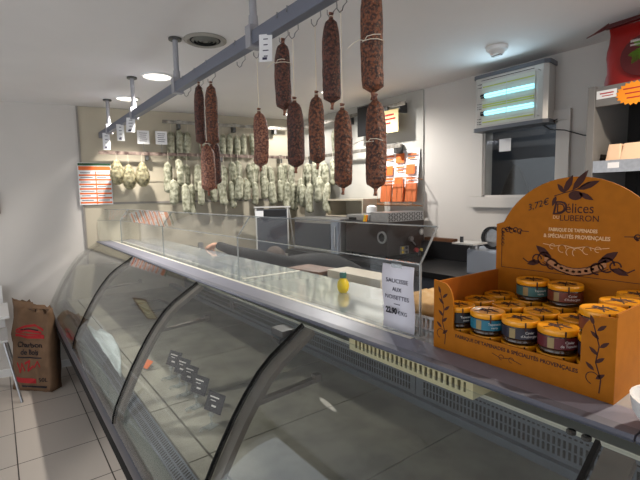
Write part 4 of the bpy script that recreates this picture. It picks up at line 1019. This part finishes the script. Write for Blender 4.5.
# ------------------------------------------------------------------ person bent over behind the counter
t = thing('person', 'person in a dark sweater bent low behind the counter, arm stretched forward', 'person', (1.95, 2.05, 0)); PO = t.location.copy()
def skin(name, pts, edges, rad, mat, parent, sub=2):
    me = bpy.data.meshes.new(name); me.from_pydata([Vector(p) - PO for p in pts], edges, [])
    ob = bpy.data.objects.new(name, me); C.objects.link(ob)
    sk = ob.modifiers.new('s', 'SKIN')
    if not me.skin_vertices: 
        bpy.context.view_layer.update()
    lay_ = me.skin_vertices[0] if me.skin_vertices else None
    if lay_ is None:
        bm = bmesh.new(); bm.from_mesh(me); bm.verts.layers.skin.verify(); bm.to_mesh(me); bm.free(); lay_ = me.skin_vertices[0]
    for i, r in enumerate(rad):
        lay_.data[i].radius = (r, r) if not isinstance(r, tuple) else r; lay_.data[i].use_root = (i == 0)
    sb = ob.modifiers.new('d', 'SUBSURF'); sb.levels = sub; sb.render_levels = sub
    bpy.context.view_layer.update()
    m2 = bpy.data.meshes.new_from_object(ob.evaluated_get(bpy.context.evaluated_depsgraph_get()))
    bpy.data.objects.remove(ob)
    m2.materials.clear()
    for k in (mat if isinstance(mat, list) else [mat]): m2.materials.append(k)
    for p in m2.polygons: p.use_smooth = True
    o2 = bpy.data.objects.new(name, m2); C.objects.link(o2); o2.parent = parent
    return o2
P = [(1.97, 2.0, .92), (1.94, 2.2, 1.0), (1.88, 2.42, 1.06), (1.81, 2.62, 1.09), (1.77, 2.74, 1.10), (1.75, 2.80, 1.09),   # pelvis..neck
     (1.68, 2.58, 1.10), (1.52, 2.78, 1.165), (1.42, 3.02, 1.195), (1.36, 3.17, 1.235),                # near arm to the fist
     (1.98, 2.60, 1.04), (2.04, 2.72, .80), (1.90, 2.88, .70), (1.84, 2.93, .68),                          # other arm
     (1.88, 2.02, .86), (1.86, 2.08, .48), (1.90, 1.98, .09), (1.85, 2.14, .05), (2.06, 2.02, .86), (2.07, 2.10, .48), (2.10, 2.0, .09), (2.06, 2.16, .05)]
E_ = [(0, 1), (1, 2), (2, 3), (3, 4), (4, 5), (3, 6), (6, 7), (7, 8), (8, 9), (3, 10), (10, 11), (11, 12), (12, 13), (0, 14), (14, 15), (15, 16), (16, 17), (0, 18), (18, 19), (19, 20), (20, 21)]
Rd = [.13, .13, .14, .12, .06, .055, .07, .052, .043, .034, .07, .05, .042, .032, .09, .062, .046, .04, .09, .062, .046, .04]
body = skin('body', P, E_, Rd, M['sleeve'], t)
# head
def blob(c, rx, ry, rz, name, mat, parent, n=16, m=12, rot=None):
    mb = MB(); R = rot or Matrix.Identity(3); rs = []
    for k in range(m + 1):
        a = PI * k / m; s = max(.03, math.sin(a))
        rs.append([Vector(c) - PO + R @ Vector((rx * s * math.cos(2 * PI * i / n), ry * s * math.sin(2 * PI * i / n), rz * math.cos(a))) for i in range(n)])
    return mb.rings(rs).build(name, mat, parent, 'all')
hc = Vector((1.73, 2.90, 1.085)); hr = Matrix.Rotation(-.9, 3, 'X')
hd = blob(hc, .075, .095, .112, 'head', M['skin'], t, rot=hr)
blob(hc + hr @ Vector((0, -.02, .025)), .080, .094, .105, 'hair', M['hair'], hd, rot=hr)
blob(hc + hr @ Vector((0, .098, -.015)), .014, .02, .022, 'nose', M['skin'], hd, 10, 8); blob(hc + hr @ Vector((-.076, -.005, -.01)), .01, .02, .03, 'ear', M['skin'], hd, 10, 8); blob(hc + hr @ Vector((.076, -.005, -.01)), .01, .02, .03, 'ear', M['skin'], hd, 10, 8)
for sx in (-1, 1): blob(hc + hr @ Vector((sx * .03, .086, .012)), .011, .008, .007, 'eye', M['black'], hd, 10, 8)
blob(hc + hr @ Vector((0, .088, -.055)), .024, .008, .007, 'mouth', M['nozzle'], hd, 10, 8)
# hands with five fingers each
def hand(w, d, side, dn):
    w = Vector(w); d = Vector(d).normalized(); side = Vector(side).normalized(); dn = Vector(dn).normalized()
    pts = [w, w + d * .045, w + d * .085]; ed = [(0, 1), (1, 2)]; rd = [(.026, .02), (.036, .022), (.036, .018)]
    for k, (s, L) in enumerate(((-.033, .062), (-.011, .07), (.012, .066), (.033, .05))):
        b = len(pts); r0 = w + d * .088 + side * s
        pts += [r0, r0 + d * L * .45 + dn * .006, r0 + d * L * .6 + dn * .03, r0 + d * L * .3 + dn * .045]; ed += [(2, b), (b, b + 1), (b + 1, b + 2), (b + 2, b + 3)]; rd += [.0105, .0095, .009, .0075]
    b = len(pts); r0 = w + d * .03 - side * .034
    pts += [r0, r0 + d * .03 - side * .014 + dn * .012, r0 + d * .055 + dn * .022]; ed += [(1, b), (b, b + 1), (b + 1, b + 2)]; rd += [.013, .011, .009]
    skin('hand', pts, ed, rd, M['skin'], t, 2)
hand((1.36, 3.15, 1.24), (-.2, 1, -.25), (1, .2, 0), (0, 0, -1)); hand((1.845, 2.925, .68), (-.8, .6, -.2), (.6, .8, 0), (0, 0, -1))

# ------------------------------------------------------------------ floor things at the left
A, Bp = Vector((.005, 4.46, 0)), Vector((.270, 4.178, 0)); wd = (Bp - A); dp = Vector((.05, .045, 0)); Wd = wd.length
t = thing('charcoal_sack', 'brown paper charcoal sack with red and black print leaning by the counter', 'sack', (A + Bp) / 2 + dp / 2); o = t.location.copy()
uW = wd.normalized(); nW = uW.cross(V)
def bagp(u, v):
    """point on the front of the sack, u along the width 0..1, v up 0..1"""
    z = .79 * v; lean = dp.normalized() * (.05 * v)
    puff = .030 * math.sin(PI * u) * (1 - v * .7) * min(1, v * 6 + .3)
    q = noise.noise(Vector((u * 4.1, v * 6.3, 1.7))) * .026 * (.35 + v) + noise.noise(Vector((u * 11, v * 15, 4.2))) * .006
    sh = 1 - .10 * v; uu = .5 + (u - .5) * sh
    return A + wd * uu + V * z + nW * (puff + q) + lean
mb = MB(); NU, NV = 14, 18; rs = []
for j in range(NV + 1):
    v = j / NV; r = [bagp(i / NU, v) for i in range(NU + 1)]
    dd = 1 - .78 * max(0, (v - .55) / .45) ** 1.2
    r2 = [bagp(1 - i / NU, v) * 1.0 - nW * (.012 * math.sin(PI * i / NU) + .01 * noise.noise(Vector((i * .5, v * 5, 9)))) + (dp * 1.6) * dd for i in range(NU + 1)]
    if v > .93: r = [p - V * (.035 * abs(math.sin(k * 1.1)) + .06 * k / NU) for k, p in enumerate(r)]; r2 = [p - V * (.03 * abs(math.sin(k * 1.4)) + .06 * (1 - k / NU)) for k, p in enumerate(r2)]
    rs.append(r + r2)
mb.rings(rs).build('paper_sack', M['bag'], t, 'all', off=o)
def bag_text(body, size, u, v, mat, width=None, **kw):
    def f(a, b, c): return bagp(u + a / Wd, v + b / .79) + nW * (.0035 + c) - o
    return put_text(body, size, (0, 0, 0), uW, V, M[mat], t, f=f, width=width, **kw)
bag_text('Charbon', .062, .5, .50, 'ink', .25, bold=.0012); bag_text('de Bois', .062, .5, .42, 'ink', .17, bold=.0012); bag_text('50L', .05, .82, .13, 'ink', .07)
class BagFlat:
    def __init__(s): s.mb = MB()
    def strip(s, pts, w, k=0):
        s.mb.mi = k; a = []; 
        for i, (u, v) in enumerate(pts): a.append(i)
        N = 1
        for (u0, v0), (u1, v1) in zip(pts, pts[1:]):
            d = Vector((u1 - u0, v1 - v0)); pn = Vector((-d.y, d.x)).normalized() * w / 2
            n = 4; L = []
            for q in range(n + 1):
                s_ = q / n; c = Vector((u0, v0)) + d * s_
                e, g = c - pn, c + pn
                L.append((bagp(e.x, e.y) + nW * .0035 - o, bagp(g.x, g.y) + nW * .0035 - o, bagp(g.x, g.y) + nW * .002 - o, bagp(e.x, e.y) + nW * .002 - o))
            s.mb.rings([list(x) for x in L])
bf = BagFlat()
bf.strip([(.14, .655), (.4, .70), (.62, .71), (.86, .66)], .022); bf.strip([(.12, .635), (.88, .605)], .016); bf.strip([(.12, .60), (.5, .59), (.88, .585)], .028)
bf.strip([(.2, .64), (.45, .665), (.8, .63)], .024)
bf.strip([(.12, .12), (.66, .12)], .05); bf.strip([(.16, .30), (.25, .20), (.3, .30), (.38, .22)], .025); bf.strip([(.38, .30), (.5, .33), (.45, .22), (.6, .28)], .025); bf.strip([(.62, .26), (.7, .33), (.76, .27)], .02)
bf.mb.build('red_print', [M['redink']], t)
bf = BagFlat(); bf.strip([(.3, .665), (.5, .675), (.72, .655)], .012); bf.strip([(.2, .365), (.8, .365)], .012); bf.strip([(.12, .055), (.9, .055)], .02); bf.mb.build('black_print', [M['ink']], t)

t = thing('white_table', 'white table top corner above the chair at the left edge', 'table', (-.33, 4.30, 0))
MB().box(-.85, .355, -.28, .28, .715, .735).build('table_top', M['white'], t, bevel=.006)
MB().lathe([(.03, .02), (.03, .714)], (-.45, 0, 0), 16).build('pedestal', M['steel'], t, True); MB().lathe([(.2, 0), (.2, .012), (.03, .03)], (-.45, 0, 0), 24).build('foot', M['steel'], t, True)
t = thing('white_chair', 'white chair on thin metal legs cut by the left edge of the photo', 'chair', (-.215, 4.47, 0), .0)
MB().box(-.22, .22, -.22, .22, .47, .49).build('seat', M['white'], t, bevel=.009)
mb = MB(); rs = []
for k in range(7):
    z = .50 + k * .06; y = .20 + .012 * k
    rs.append([(-.21, y, z), (.21, y, z), (.21, y + .014, z), (-.21, y + .014, z)])
mb.rings(rs).build('backrest', M['white'], t)
for sx in (-1, 1):
    for sy in (-1, 1): MB().tube([(sx * .19, sy * .18, .471), (sx * .27, sy * (.24 if sy > 0 else .36), .0)], .010, 10).build('leg', M['steel'], t, True)

# ------------------------------------------------------------------ light
w = bpy.data.worlds.new('daylight'); bpy.context.scene.world = w; w.use_nodes = True
bg = w.node_tree.nodes['Background']; bg.inputs['Color'].default_value = (.9, .95, 1.0, 1); bg.inputs['Strength'].default_value = 1.25
def win_light(loc, rot, sx, sy, e):
    la = bpy.data.lights.new('window_daylight', 'AREA'); la.shape = 'RECTANGLE'; la.size = sx; la.size_y = sy; la.energy = e; la.color = (.93, .96, 1.0)
    lo = bpy.data.objects.new('window_daylight', la); C.objects.link(lo); lo.location = loc; lo.rotation_euler = rot
win_light((LX + .02, 1.55, 1.3), (0, -PI / 2 - .35, 0), 1.6, 2.6, 9)
win_light((1.4, FY + .02, 1.4), (PI / 2 + .35, 0, 0), 2.0, 1.6, 14)
sc = bpy.context.scene
sc.view_settings.view_transform = 'Standard'; sc.view_settings.look = 'None'; sc.view_settings.gamma = 1; sc.view_settings.use_curve_mapping = False
sc.view_settings.exposure = 0.1
sc.cycles.max_bounces = 10; sc.cycles.transparent_max_bounces = 24; sc.cycles.caustics_reflective = False; sc.cycles.caustics_refractive = False
